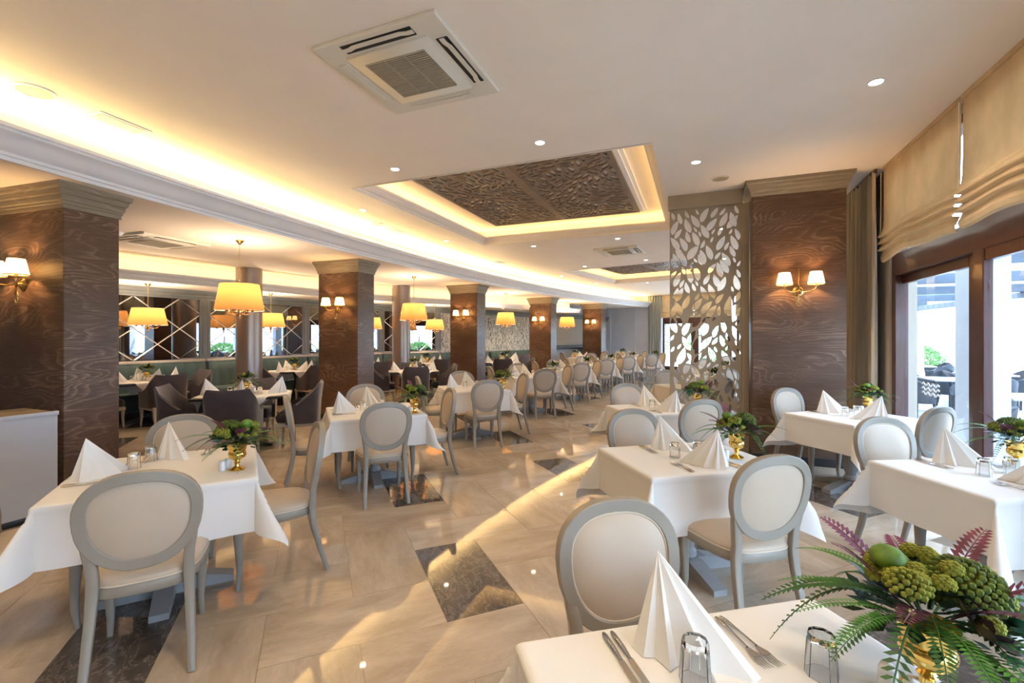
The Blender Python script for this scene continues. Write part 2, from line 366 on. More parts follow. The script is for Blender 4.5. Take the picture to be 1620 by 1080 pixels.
for n, (_, _, X, Y, vert, dark) in enumerate(tiles):
    a = (3*PI/4 if vert else PI/4)
    if n < 290:
        put('dark_floor_tile' if dark else 'floor_tile', tile_dk if dark else tile_me, floor, (X, Y, 0), a)
    else:
        M = Matrix.Translation((X, Y, 0)) @ Matrix.Rotation(a, 4, 'Z'); (restd if dark else rest).add([M @ Vector(v) for v in tile_mb.v], tile_mb.f)
for nm, mb, mt in (('floor_tile', rest, M_TILE), ('dark_floor_tile', restd, M_TILED)):
    o = obj(nm, mb, mt, floor, smooth=False); o['kind'] = 'stuff'

# main ceiling with two tray openings
def rrect(cx, cy, hx, hy, rot):
    c, s = cos(rot), sin(rot); return [(cx+x*c-y*s, cy+x*s+y*c) for x, y in ((-hx, -hy), (hx, -hy), (hx, hy), (-hx, hy))]
TRAYS = [(-2.295, 6.75, 1.895, 2.0, 0.0), (-1.45, 14.6, 1.895, 1.95, -rad(14))]
main_out = [pol(42.3, a) for a in ARC] + list(reversed(WIN))
ceil = struct(obj('ceiling', slab(MB(), main_out, ZC, .09, [rrect(*t) for t in TRAYS]), M_CEIL, smooth=False), 'cream painted main ceiling with two lit tray recesses')
low_out = [pol(41.64, a) for a in ARC] + list(reversed(BACK))
struct(obj('ceiling', slab(MB(), low_out, ZL, .20), M_CEIL, smooth=False), 'lower cream ceiling over the mirror side seating')
def arc_sweep(prof, angs=ARC):
    mb = MB(); m = len(prof); vs = [(*pol(r, a), z) for a in angs for r, z in prof]
    return mb.add(vs, [(i*m+k, (i+1)*m+k, (i+1)*m+k+1, i*m+k+1) for i in range(len(angs)-1) for k in range(m-1)])
cor = [(41.72, 2.935), (41.64, 2.925), (41.635, 2.955), (41.615, 2.96), (41.615, 2.985), (41.585, 2.995), (41.555, 3.02), (41.525, 3.06), (41.49, 3.095), (41.465, 3.105), (41.465, 3.125), (41.445, 3.13), (41.445, 3.16), (41.47, 3.165), (41.5, 3.14), (42.32, 3.14)]
struct(obj('trim_1', arc_sweep(cor), M_TRIM, ang=50), 'white curved cornice along the edge of the main ceiling')
struct(obj('trim_2', arc_sweep([(42.30, 3.13), (42.30, 3.47)]), M_TRIM))
tag(obj('led_strip', arc_sweep([(41.80, 3.165), (41.80, 3.185), (41.74, 3.19), (41.74, 3.165)], [a for a in ARC if -13 < a < END-.4]), M_LED, smooth=False), 'warm light strip hidden behind the long curved white cornice', 'light strip')

# trays: moulded lip, cove, raised ceiling, carved leaf panel
def leaf_poly(c, a, ln, wd, n=6, bend=0.0):
    pts = []
    for k in range(2*n):
        t = k/n if k <= n else 2-k/n; s = 1 if k <= n else -1
        x = (t-.5)*ln; y = s*wd*.5*(sin(PI*min(1, t**.8)))**.8 + bend*ln*(t-.5)**2
        pts.append((c[0]+x*cos(a)-y*sin(a), c[1]+x*sin(a)+y*cos(a)))
    return pts
def pack_leaves(w, h, field, sizes, gap, tries, seed, margin, asp, stems=()):
    rng = random.Random(seed); pts = np.zeros((0, 2)); out = []
    for st in stems:
        pts = np.vstack([pts, np.array(st)])
    for (ln, cnt) in sizes:
        for _ in range(cnt):
            x, y = rng.uniform(0, w), rng.uniform(0, h); a = field(x, y, rng)
            pl = leaf_poly((x, y), a, ln*rng.uniform(.85, 1.1), ln*asp*rng.uniform(.8, 1.15), 6, rng.uniform(-.35, .35))
            if min(p[0] for p in pl) < margin or max(p[0] for p in pl) > w-margin or min(p[1] for p in pl) < margin or max(p[1] for p in pl) > h-margin: continue
            ax = [(x+cos(a)*ln*t, y+sin(a)*ln*t) for t in (-.45, -.3, -.15, 0, .15, .3, .45)]
            q = np.array(pl+ax)
            if len(pts):
                near = pts[(np.abs(pts[:, 0]-x) < ln) & (np.abs(pts[:, 1]-y) < ln)]
                if len(near) and np.min(((near[:, None, :]-q[None, :, :])**2).sum(2)) < gap*gap: continue
            pts = np.vstack([pts, q]); out.append(pl)
    return out
def pierced(w, h, holes, t):
    """panel w x h in local x/z... returned as (2d points, faces) extruded by t along local y"""
    outer = [(0, 0), (w, 0), (w, h), (0, h)]; mb = MB()
    P, F = flat(outer, holes)
    def ccw(f):
        a, b, c = (Vector(P[i]) for i in f[:3]); return f if (b-a).cross(c-a) > 0 else tuple(reversed(f))
    F = [ccw(f) for f in F]
    mb.add([(p[0], 0, p[1]) for p in P], F); mb.add([(p[0], t, p[1]) for p in P], [tuple(reversed(f)) for f in F])
    for poly in [outer, *holes]:
        m = len(poly); ar = sum(poly[i-1][0]*poly[i][1]-poly[i][0]*poly[i-1][1] for i in range(m)) > 0
        fs = [(i, i+m, (i+1) % m+m, (i+1) % m) for i in range(m)]
        if not ar: fs = [tuple(reversed(f)) for f in fs]
        if poly is not outer: fs = fs
        mb.add([(p[0], yy, p[1]) for yy in (0, t) for p in poly], fs)
    return mb
def ceil_field(x, y, rng):
    base = 1.15+.9*sin(x*2.1+y*.9)+.5*cos(y*2.3)
    return base + rng.choice((-.6, .6))
def rect_sweep(prof, hx, hy):
    """profile of (inset, z) run round a rectangle"""
    mb = MB(); m = len(prof); vs = []
    for sx, sy in ((-1, -1), (1, -1), (1, 1), (-1, 1)):
        vs += [(sx*(hx-i), sy*(hy-i), z) for i, z in prof]
    return mb.add(vs, [(k*m+i, ((k+1) % 4)*m+i, ((k+1) % 4)*m+i+1, k*m+i+1) for k in range(4) for i in range(m-1)])
for tn, (tx, ty, hx, hy, tr) in enumerate(TRAYS):
    where = ('nearer', 'farther')[tn]
    t = struct(put('trim_%d' % (3+tn), None, None, (tx, ty, 0), tr), '%s ceiling tray with moulded lip and hidden light' % where)
    lip = [(-.005, 3.455), (.02, 3.452), (.02, 3.475), (.035, 3.48), (.035, 3.50), (.07, 3.515), (.10, 3.54), (.12, 3.565), (.135, 3.57), (.135, 3.60), (.10, 3.60), (.10, 3.565), (-.27, 3.565), (-.27, 3.79)]
    obj('lip', rect_sweep(lip, hx, hy), M_CEIL, t, smooth=False)
    obj('tray_ceiling', MB().box(-hx-.3, hx+.3, -hy-.3, hy+.3, ZT, ZT+.05), M_CEIL, t, smooth=False)
    obj('panel_border', rect_sweep([(.42, 3.785), (.42, 3.745), (.47, 3.745), (.47, 3.72), (.53, 3.72), (.53, 3.78)], hx, hy), M_TRIM, t, smooth=False)
    led = MB()
    for (x0, x1, y0, y1) in ((-hx-.12, hx+.12, -hy-.12, -hy-.07), (-hx-.12, hx+.12, hy+.07, hy+.12), (-hx-.12, -hx-.07, -hy-.06, hy+.06), (hx+.07, hx+.12, -hy-.06, hy+.06)):
        led.box(x0, x1, y0, y1, 3.57, 3.585)
    tag(obj('light_strip', led, M_LEDT, None, (tx, ty, 0), tr, smooth=False), 'warm light strip hidden inside the %s ceiling tray' % where, 'light strip')
    pw, ph = 2*hx-1.06, 2*hy-1.06
    pn = thing('carved_ceiling_panel', 'brown carved leaf panel set in the %s ceiling tray' % where, 'ceiling panel', (tx, ty, 0), tr)
    bw = .045
    fr = MB()
    for (x0, x1, y0, y1) in ((-pw/2, pw/2, -ph/2, -ph/2+bw), (-pw/2, pw/2, ph/2-bw, ph/2), (-pw/2, -pw/2+bw, -ph/2+bw, ph/2-bw), (pw/2-bw, pw/2, -ph/2+bw, ph/2-bw)):
        fr.box(x0, x1, y0, y1, 3.69, 3.745)
    obj('frame', fr, M_PANEL, pn, smooth=False)
    obj('rail', MB().box(-.05, .05, -ph/2+bw, ph/2-bw, 3.692, 3.745), M_PANEL, pn, smooth=False)
    qw, qh = pw/2-bw-.05, ph-2*bw
    for sd in (0, 1):
        hl = pack_leaves(qw, qh, ceil_field, ((.24, 900), (.18, 2000), (.13, 3000), (.09, 2500)), .0155, 0, 11+sd+5*tn, .015, .30)
        mb = pierced(qw, qh, hl, .022)
        mb.v = [(x+(-pw/2+bw if sd == 0 else .05), z-qh/2, 3.70+y) for x, y, z in mb.v]
        mb.f = [tuple(f) for f in mb.f]
        o = obj('lattice', mb, M_PANEL, pn, smooth=False)
        xa = -pw/2+bw if sd == 0 else .05; obj('backing', MB().box(xa, xa+qw, -qh/2, qh/2, 3.722, 3.745), M_BACKB, pn, smooth=False)  # pale board added behind the leaf slots so that they look lit

# back wall, soffit with cove, end wall, window wall
def off(poly, d):
    """polyline shifted sideways by d (to the right of travel)"""
    out = []
    for i, p in enumerate(poly):
        a = Vector(poly[max(0, i-1)]); b = Vector(poly[min(len(poly)-1, i+1)]); P = Vector(p)
        t1 = (P-a).normalized() if i > 0 else (b-P).normalized(); t2 = (b-P).normalized() if i < len(poly)-1 else t1
        n1 = Vector((t1.y, -t1.x)); n2 = Vector((t2.y, -t2.x)); n = (n1+n2).normalized(); k = d/max(.3, n.dot(n1)); out.append(tuple(P+n*k))
    return out
def poly_sweep(line, prof):
    """prof: (offset to the right, z)"""
    mb = MB(); m = len(prof); cols = [off(line, o) for o, z in prof]
    vs = [(*cols[k][i], prof[k][1]) for i in range(len(line)) for k in range(m)]
    return mb.add(vs, [(i*m+k, i*m+k+1, (i+1)*m+k+1, (i+1)*m+k) for i in range(len(line)-1) for k in range(m-1)])
SOF = BACK[:8]+[(-5.7, 19.25)]
struct(obj('wall_left', poly_sweep(BACK, [(0, 0), (0, 3.1), (-.2, 3.1), (-.2, 0), (0, 0)]), M_WALLG, smooth=False), 'dark grey wall behind the mirrors and banquettes')
struct(obj('ceiling', poly_sweep(SOF, [(0, ZS), (1.25, ZS)]), M_CEIL, smooth=False), 'dropped soffit above the mirror wall')
struct(obj('trim_5', poly_sweep(SOF, [(1.23, ZS), (1.27, ZS-.008), (1.275, ZS+.03), (1.29, ZS+.035), (1.30, ZS+.08), (1.33, ZS+.12), (1.33, ZS+.155), (1.29, ZS+.155), (1.29, ZS+.13), (.75, ZS+.13), (.75, ZL+.01)]), M_TRIM, smooth=False), 'white cove moulding above the mirror wall')
tag(obj('light_strip', poly_sweep([(-10.72, -3.5)]+SOF[1:], [(1.05, ZS+.135), (1.05, ZS+.15), (1.12, ZS+.15), (1.12, ZS+.135)]), M_LEDB, smooth=False), 'warm light strip hidden in the cove above the mirror wall', 'light strip')
struct(obj('trim_6', poly_sweep(BACK, [(0, 2.33), (.035, 2.33), (.035, 2.37), (.05, 2.38), (.05, 2.42), (.085, 2.45), (.11, 2.49), (.11, ZS+.005)]), M_GREYT, smooth=False), 'slate grey crown moulding over the mirrors')
# far end wall: grey panels at the left, tall windows at the right
eo = Vector(pol(43.95, END)); ei = Vector(pol(34.3, END)); ed = (ei-eo).normalized(); en = Vector((-ed.y, ed.x))   # en points away from the room
def endpt(s, n=0.0): p = eo+ed*s+en*n; return (p.x, p.y)
def strip(mb, a, b, z0, z1, t=.12):
    """upright slab between two plan points, thickness t to the left of travel"""
    A, B = Vector(a), Vector(b); d = (B-A).normalized(); n = Vector((-d.y, d.x))*t
    pl = [A, B, B+n, A+n]; return mb.prism([tuple(p) for p in pl], z0, z1)
wf = MB(); strip(wf, endpt(-.1), endpt(2.95), 0, 3.6, .2); strip(wf, endpt(2.95), endpt(9.75), 3.38, 3.6, .2)
struct(obj('wall_far', wf, M_WALLF, smooth=False), 'pale grey panelled end wall of the hall')
tr = MB()
for s in (.15, 1.55, 2.28): strip(tr, endpt(s, -.02), endpt(s+.05, -.02), .1, 2.92, .02)
struct(obj('trim_7', tr, M_WALLF, smooth=False), 'upright panel joints on the end wall')
struct(obj('wall_back', MB().box(-10.9, 2.4, -4.2, -4.0, 0, 3.8), M_WALLC, smooth=False), 'cream wall behind the viewer')
# window wall: pillars, lintel
wl = MB(); WINDOWS = []
def facet(a, b, bays):
    A, B = Vector(a), Vector(b); d = (B-A).normalized(); L = (B-A).length
    def pt(s): p = A+d*s; return (p.x, p.y)
    s = 0.0
    for (s0, s1) in bays:
        strip(wl, pt(s1 if False else s0), pt(s), 0, 3.6, .25) if s0 > s+.01 else None
        strip(wl, pt(s1), pt(s0), 3.38, 3.6, .25); WINDOWS.append((pt(s0), pt(s1))); s = s1
    if L > s+.01: strip(wl, pt(L), pt(s), 0, 3.6, .25)
facet(WIN[0], WIN[1], [(1.9, 6.6), (7.1, 10.4), (11.75, 14.75)])
facet(WIN[1], WIN[2], [(.35, 4.75)]); facet(WIN[2], WIN[3], [(.25, 4.1)])
WINDOWS.append((endpt(9.4, 0), endpt(6.3, 0))); WINDOWS.append((endpt(6.1, 0), endpt(3.0, 0)))
strip(wf, endpt(6.1), endpt(6.3), 0, 3.4, .2); strip(wf, endpt(9.4), endpt(9.75), 0, 3.4, .2)
wl = struct(obj('wall_right', wl, M_WALLC, smooth=False), 'wall between and above the tall terrace windows')
def window(n, a, b, wave=False):
    """two big sliding panes in a mahogany frame; a->b runs with the room on the left"""
    A, B = Vector(a), Vector(b); L = (B-A).length; ang = math.atan2((B-A).y, (B-A).x)
    w_ = struct(put('window_%d' % n, None, None, (A.x, A.y, 0), ang), 'tall sliding terrace window %s' % ('with white wave marks beside the right column' if wave else 'in a dark mahogany frame'))
    # local: x along, y>0 into the room
    H = 2.36; y0, y1 = -.14, -.02
    obj('head', MB().bbox(0, L, y0, y1, H-.15, H+.09, .006), M_MAHOG, w_, ang=30); obj('sill', MB().bbox(0, L, y0, y1, 0, .07, .006), M_MAHOG, w_, ang=30)
    for x0, x1 in ((0, .10), (L-.10, L)): obj('jamb', MB().bbox(x0, x1, y0, y1, .07, H-.15, .006), M_MAHOG, w_, ang=30)
    obj('head', MB().bbox(0, L, y0, y1, 3.30, 3.38, .006), M_MAHOG, w_, ang=30)
    for x0, x1 in ((0, .10), (L/2-.05, L/2+.05), (L-.10, L)): obj('jamb', MB().bbox(x0, x1, y0, y1, H+.09, 3.30, .006), M_MAHOG, w_, ang=30)
    for x0, x1 in ((.10, L/2-.05), (L/2+.05, L-.10)): obj('pane', MB().box(x0, x1, -.084, -.076, H+.09, 3.30), M_PANE, w_, smooth=False)
    c = L/2
    for x0, x1, d0, d1 in ((c-.15, c, -.08, -.015), (c, c+.15, -.145, -.08)): obj('mullion', MB().bbox(x0, x1, d0, d1, .07, H-.15, .006), M_MAHOG, w_, ang=30)
    for x0, x1, y in ((.10, c-.15, -.05), (c+.15, L-.10, -.112)):
        fr = MB()
        for q in ((x0, x0+.07, .07, H-.15), (x1-.0, x1, .07, H-.15), (x0+.07, x1, .07, .16), (x0+.07, x1, H-.24, H-.15)):
            if q[1]-q[0] > .001: fr.bbox(q[0], q[1], y-.025, y+.025, q[2], q[3], .004)
        obj('sash', fr, M_MAHOG, w_, ang=30)
        pn = obj('pane', MB().box(x0+.05, x1-.0, y-.004, y+.004, .12, H-.20), M_PANE, w_, smooth=False)
        if wave and x0 > c:
            for k in range(3):
                path = [(2.42+.36*i/36, y+.007, 1.065-.045*k+.013*sin(i/36*2*PI*3.5)) for i in range(37)]
                obj('wave_mark', MB().sweep(path, [(-.002, -.007), (.002, -.007), (.002, .007), (-.002, .007)]), M_CERAM, pn)
for n, (a, b) in enumerate(WINDOWS): window(n+1, a, b, n == 1)

# roman blinds and curtains at the windows
def blind(a, b, label):
    A, B = Vector(a), Vector(b); L = (B-A).length; ang = math.atan2((B-A).y, (B-A).x)
    t = thing('roman_blind', label, 'blind', (A.x, A.y, 0), ang, 'roman blinds at the terrace windows')
    NX, NZ = 22, 1; prof = []
    zs = [(3.43, .0), (3.2, .004), (2.95, .006), (2.78, .008)]
    mb = MB(); rng = random.Random(L*31+A.y)
    def col(x): return .012*sin(x*3.1+A.y)+.010*sin(x*7.3)
    rows = [(3.43, .0), (3.1, .0), (2.84, .004), (2.76, .008), (2.675, .052), (2.668, .05), (2.664, .004), (2.60, .058), (2.593, .056), (2.589, .006), (2.525, .064), (2.518, .062), (2.514, .01), (2.44, .04), (2.40, .034), (2.385, .015)]
    vs = []
    for z, y in rows:
        k = min(1, max(0, (2.85-z)*4))
        for i in range(NX+1): x = L*i/NX; vs.append((x, .045+y+k*.01*sin(x*5+z*9), z+k*(col(x)-.028*(1-abs(2*i/NX-1)**2)*-.5)))
    mb.add(vs, [(r*(NX+1)+i, r*(NX+1)+i+1, (r+1)*(NX+1)+i+1, (r+1)*(NX+1)+i) for r in range(len(rows)-1) for i in range(NX)])
    obj('cloth', mb, M_BLIND, t, ang=25)
    obj('head_rail', MB().bbox(0, L, .02, .06, 3.42, 3.46, .004), M_BLIND, t)
    obj('cord', MB().tube([(L-.012, .075, 3.40), (L-.012, .075, 3.0), (L-.01, .08, 2.62)], .003, 6), M_NAP, t)
BL = ['roman blind over the far half of the %s', 'roman blind over the near half of the %s']
WNAME = ['window level with the viewer', 'window beside the right column', 'window behind the right column', 'fourth window along the terrace', 'last window along the terrace', 'right window of the end wall', 'left window of the end wall']
for n, (a, b) in enumerate(WINDOWS):
    A, B = Vector(a), Vector(b); C = (A+B)/2; d = (B-A).normalized()
    # window runs a->b with the room on its left
    blind(tuple(A-d*.02), tuple(C-d*.012), 'tan roman blind half lowered, nearer half of the %s' % WNAME[n])
    blind(tuple(C+d*.012), tuple(B+d*.02), 'tan roman blind half lowered, farther half of the %s' % WNAME[n])
def curtain(a, b, label, folds=7, mat=None):
    A, B = Vector(a), Vector(b); L = (B-A).length; ang = math.atan2((B-A).y, (B-A).x)
    t = thing('curtain', label, 'curtain', (A.x, A.y, 0), ang, 'taupe curtains between the windows')
    mb = MB(); n = folds*8
    for z in (.02, .9, 1.8, 2.7, 3.44):
        pass
    zs = (.02, .6, 1.2, 1.9, 2.6, 3.2, 3.44); vs = []
    for z in zs:
        for i in range(n+1):
            u = i/n; vs.append((L*u+.01*sin(z*2+u*9), .11+.035*sin(u*folds*2*PI)+.01*sin(u*23+z), z))
    mb.add(vs, [(r*(n+1)+i, r*(n+1)+i+1, (r+1)*(n+1)+i+1, (r+1)*(n+1)+i) for r in range(len(zs)-1) for i in range(n)])
    obj('cloth', mb, mat or M_CURT, t, ang=80); obj('rod', MB().bbox(-.01, L+.01, .095, .125, 3.42, 3.46, .004), M_MAHOG, t)
wx = 2.0
curtain((wx, 6.46), (wx, 7.02), 'taupe curtain hanging left of the wave marked window', 5)
curtain((wx, 7.06), (wx, 7.68), 'taupe curtain hanging just behind the right column', 5)
curtain((wx, 2.62), (wx, 3.08), 'taupe curtain near the right edge window table', 4)
curtain((wx, 10.8), (wx, 11.0), 'taupe curtain at the bend of the window wall', 2)
curtain(endpt(2.98), endpt(2.35), 'grey green curtain at the left of the end wall windows', 5, M_CURT2)
# ------------------------------------------------------------------ columns
def column(cx, cy, rot, hw, hd, ztop, label, x0corner=True):
    """clad column; hw/hd half width/depth, capital under the ceiling at ztop"""
    t = thing('wood_column', label, 'column', (cx, cy, 0), rot, 'wood clad columns')
    ch = .225 if ztop < 3.2 else .19
    obj('shaft', MB().bbox(-hw, hw, -hd, hd, .09, ztop-ch+.01, .006), M_WOOD, t, ang=30)
    obj('plinth', MB().bbox(-hw-.012, hw+.012, -hd-.012, hd+.012, 0, .10, .006), M_BLACK, t, ang=30)
    pr = [(0, 0), (.012, 0), (.012, .035), (.02, .04), (.02, .06), (.03, .07), (.036, .10), (.036, .115), (.048, .125), (.055, .155), (.055, .165), (.075, .18), (.078, .215), (.078, .225)]
    mb = MB(); m = len(pr); vs = []
    for sx, sy in ((-1, -1), (1, -1), (1, 1), (-1, 1)): vs += [(sx*(hw+o), sy*(hd+o), ztop-ch+z*ch/.225) for o, z in pr]
    mb.add(vs, [(k*m+i, ((k+1) % 4)*m+i, ((k+1) % 4)*m+i+1, k*m+i+1) for k in range(4) for i in range(m-1)])
    obj('capital', mb, M_CAP, t, smooth=False)
    return t
COLS = []
for n, (cx0, cy0, w_, dd) in enumerate(((-5.359, 2.356, 1.12, .46), (-5.718, 6.688, .92, .46), (-5.488, 11.08, .86, .46), (-4.854, 15.709, .88, .46), (-3.80, 19.5, .88, .46))):
    th = math.asin((cy0-CY)/42.0); rot = -th*.8
    c, s = cos(rot), sin(rot); lx, ly = -w_/2, dd/2
    cx, cy = cx0+lx*c-ly*s, cy0+lx*s+ly*c
    COLS.append((cx, cy, rot, w_/2, dd/2, 2.13))
    column(cx, cy, rot, w_/2, dd/2, ZL, ['walnut clad column at the left edge beside the pale cabinet', 'second walnut column from the left', 'third walnut column from the left', 'fourth walnut column from the left', 'fifth walnut column, farthest from the viewer'][n])
column(1.115, 6.69, 0, .49, .27, ZC, 'wide walnut column at the right beside the leaf screen'); COLS.append((1.115, 6.69, 0, .49, .27, 2.18))

# sconces on the columns
def make_sconce():
    t = thing('wall_sconce', 'brass sconce', 'sconce', (0, 0, 0), 0, 'two-shade brass wall sconces')
    # local: wall plane y=0, -y towards the room
    M = Matrix.Rotation(PI/2, 4, 'X')
    obj('back_plate', MB().lathe([(.0, 0), (.055, 0), (.06, .006), (.045, .014), (.03, .03), (.018, .05), (.0, .055)], 14, M=Matrix.Translation((0, 0, -.10)) @ M), M_BRASS, t)
    obj('stem', MB().tube([(0, -.045, .17), (.004, -.05, .10), (-.004, -.055, .02), (.0, -.055, -.06), (.012, -.06, -.13), (-.012, -.055, -.19), (0, -.045, -.25)], .009, 8, scale=[.3, .8, 1, 1.2, 1, .8, .4]), M_BRASS, t)
    for k in (0, 1):
        ring = [(.022*cos(a)+(.03 if k else -.03)*0, -.05, -.20+.03*sin(a)-.045*k) for a in [2*PI*i/14 for i in range(14)]]
        obj('scroll', MB().tube(ring, .005, 6, closed=True, up=Vector((0, 1, 0))), M_BRASS, t)
    for s in (-1, 1):
        arm = [(0, -.055, -.09), (s*.05, -.09, -.115), (s*.11, -.12, -.11), (s*.155, -.13, -.08), (s*.16, -.13, -.055)]
        a = obj('arm', MB().tube(arm, .008, 8), M_BRASS, t)
        obj('cup', MB().lathe([(.004, 0), (.03, .008), (.034, .016), (.012, .02), (.012, .055), (.0, .056)], 12, (s*.16, -.13, -.06)), M_BRASS, a)
        sh = obj('lamp_shade', MB().lathe([(.088, 0), (.06, .145)], 20, (s*.16, -.13, -.03), cap=False), M_SCSH, t)
        obj('shade_trim', MB().tube([(s*.16+.088*cos(q), -.13+.088*sin(q), -.03) for q in [2*PI*i/20 for i in range(20)]], .004, 5, closed=True), M_BRASS, sh)
        l = bpy.data.lights.new('sconce_bulb', 'POINT'); l.energy = W_SCONCE; l.color = (1, .62, .26); l.shadow_soft_size = .02
        lo = bpy.data.objects.new('bulb', l); COL.objects.link(lo); lo.parent = t; lo.location = (s*.16, -.13, .045)
    return t
sconce = make_sconce()
for n, (cx, cy, rot, hw, hd, z) in enumerate(COLS):
    c, s = cos(rot), sin(rot); ly = -hd; lx = 0.0
    place(sconce, 'lit brass sconce with two cream shades on the %s column' % ['leftmost', 'second', 'third', 'fourth', 'farthest', 'wide right'][n], (cx+lx*c-ly*s, cy+lx*s+ly*c, z), rot)

# pierced leaf screen between the right column and the passage
scr = thing('leaf_screen', 'taupe pierced leaf screen standing beside the wide right column', 'screen', (-.36, 6.70, 0))
sw, s0, s1 = .972, .10, 3.27
obj('head_board', MB().bbox(-.02, sw-.07, -.05, .05, s1, ZC, .006), M_SCREEN, scr, ang=30)
obj('post', MB().bbox(sw-.085, sw, -.045, .045, .1, s1, .006), M_SCREEN, scr, ang=30)
obj('plinth', MB().bbox(-.01, sw, -.05, .05, 0, .10, .006), M_SCREEN, scr, ang=30)
lw, lh = sw-.086, s1-s0
def screen_field(x, y, rng):
    a = 1.42+.42*sin(y*1.9+x*2.2)-.25*sin(x*7)
    return a+rng.choice((-1, 1))*rng.uniform(.42, .62)
def grow_leaves(w, h, stems, L, asp, gap, margin, seed):
    """leaves in pairs along the stems, then small ones in what is left"""
    rng = random.Random(seed); pts = np.zeros((0, 2)); out = []
    for st in stems: pts = np.vstack([pts, np.array([q[:2] for q in st])])
    def fits(pl, ax, x, y, ln):
        if min(p[0] for p in pl) < margin or max(p[0] for p in pl) > w-margin or min(p[1] for p in pl) < margin or max(p[1] for p in pl) > h-margin: return False
        q = np.array(pl+ax); near = pts[(np.abs(pts[:, 0]-x) < ln*1.1) & (np.abs(pts[:, 1]-y) < ln*1.1)]
        return not len(near) or np.min(((near[:, None, :]-q[None, :, :])**2).sum(2)) >= gap*gap
    def attempt(x, y, a, ln, bend):
        nonlocal pts
        pl = leaf_poly((x, y), a, ln, ln*asp, 7, bend); ax = [(x+cos(a)*ln*t, y+sin(a)*ln*t) for t in (-.4, -.2, 0, .2, .4)]
        if not fits(pl, ax, x, y, ln): return False
        pts = np.vstack([pts, np.array(pl+ax)]); out.append(pl); return True
    for st in stems:
        for k in range(2, len(st)):
            x, y, a = st[k]
            for sd in (-1, 1):
                for f in (1.0, .85, .7, .55):
                    ln = L*f; b = a+sd*rng.uniform(.52, .66); d = .5*ln+.022
                    if attempt(x+cos(b)*d, y+sin(b)*d, b, ln, -sd*.22): break
    for ln, cnt in ((L*.85, 2000), (L*.65, 3000), (L*.48, 4000), (L*.34, 4000)):
        for _ in range(cnt):
            x, y = rng.uniform(0, w), rng.uniform(0, h); attempt(x, y, 1.5+rng.choice((-1, 1))*rng.uniform(.3, .6), ln, rng.uniform(-.25, .25))
    return out
stems = []
for x0, y0, a0, kk in ((.10, 0, 1.42, .25), (.42, 0, 1.66, -.25), (.74, 0, 1.5, .22), (.02, 1.3, 1.15, .25), (.50, 1.55, 1.2, .3), (.86, 1.0, 1.95, -.2)):
    x, y, a = x0, y0, a0; st = []
    while y < lh and -.02 < x < lw+.02:
        a = a0+kk*sin((y-y0)*1.9+x0*9); st.append((x, y, a)); x += .022*cos(a); y += .022*sin(a)
        if any(math.hypot(x-q[0], y-q[1]) < .05 for s_ in stems for q in s_) and len(st) > 8: break
    stems.append(st)
hl = grow_leaves(lw, lh, stems, .255, .37, .0105, .004, 9)
mb = pierced(lw, lh, hl, .018); mb.v = [(x, y-.01, z+s0) for x, y, z in mb.v]
obj('lattice', mb, M_SCREEN, scr, smooth=False)

# ------------------------------------------------------------------ mirror wall, banquettes
def clip(poly, x0, x1, y0, y1):
    for ax, v, sg in ((0, x0, 1), (0, x1, -1), (1, y0, 1), (1, y1, -1)):
        out = []
        for i in range(len(poly)):
            a, b = poly[i-1], poly[i]; ia = (a[ax]-v)*sg >= 0; ib = (b[ax]-v)*sg >= 0
            if ia != ib:
                t = (v-a[ax])/(b[ax]-a[ax]); out.append((a[0]+(b[0]-a[0])*t, a[1]+(b[1]-a[1])*t))
            if ib: out.append(b)
        poly = out
        if not poly: return []
    return poly
def shrink(poly, d):
    c = (sum(p[0] for p in poly)/len(poly), sum(p[1] for p in poly)/len(poly)); out = []; n = len(poly)
    for i in range(n):
        p = Vector(poly[i]); a = Vector(poly[i-1]); b = Vector(poly[(i+1) % n]); t1 = (p-a).normalized(); t2 = (b-p).normalized()
        n1 = Vector((-t1.y, t1.x)); n2 = Vector((-t2.y, t2.x)); m = (n1+n2); q = p+m*(d/max(.25, 1+n1.dot(n2))); out.append((q.x, q.y))
    return out
MIR = [((-10.38, 4.25), (-10.0, 6.8)), ((-10.0, 6.8), (-9.7, 9.3)), ((-9.7, 9.3), (-9.0, 11.55)), ((-9.0, 11.55), (-8.05, 13.3)), ((-10.6, 1.5), (-10.38, 4.25))]
MZ0, MZ1 = 1.07, 2.33
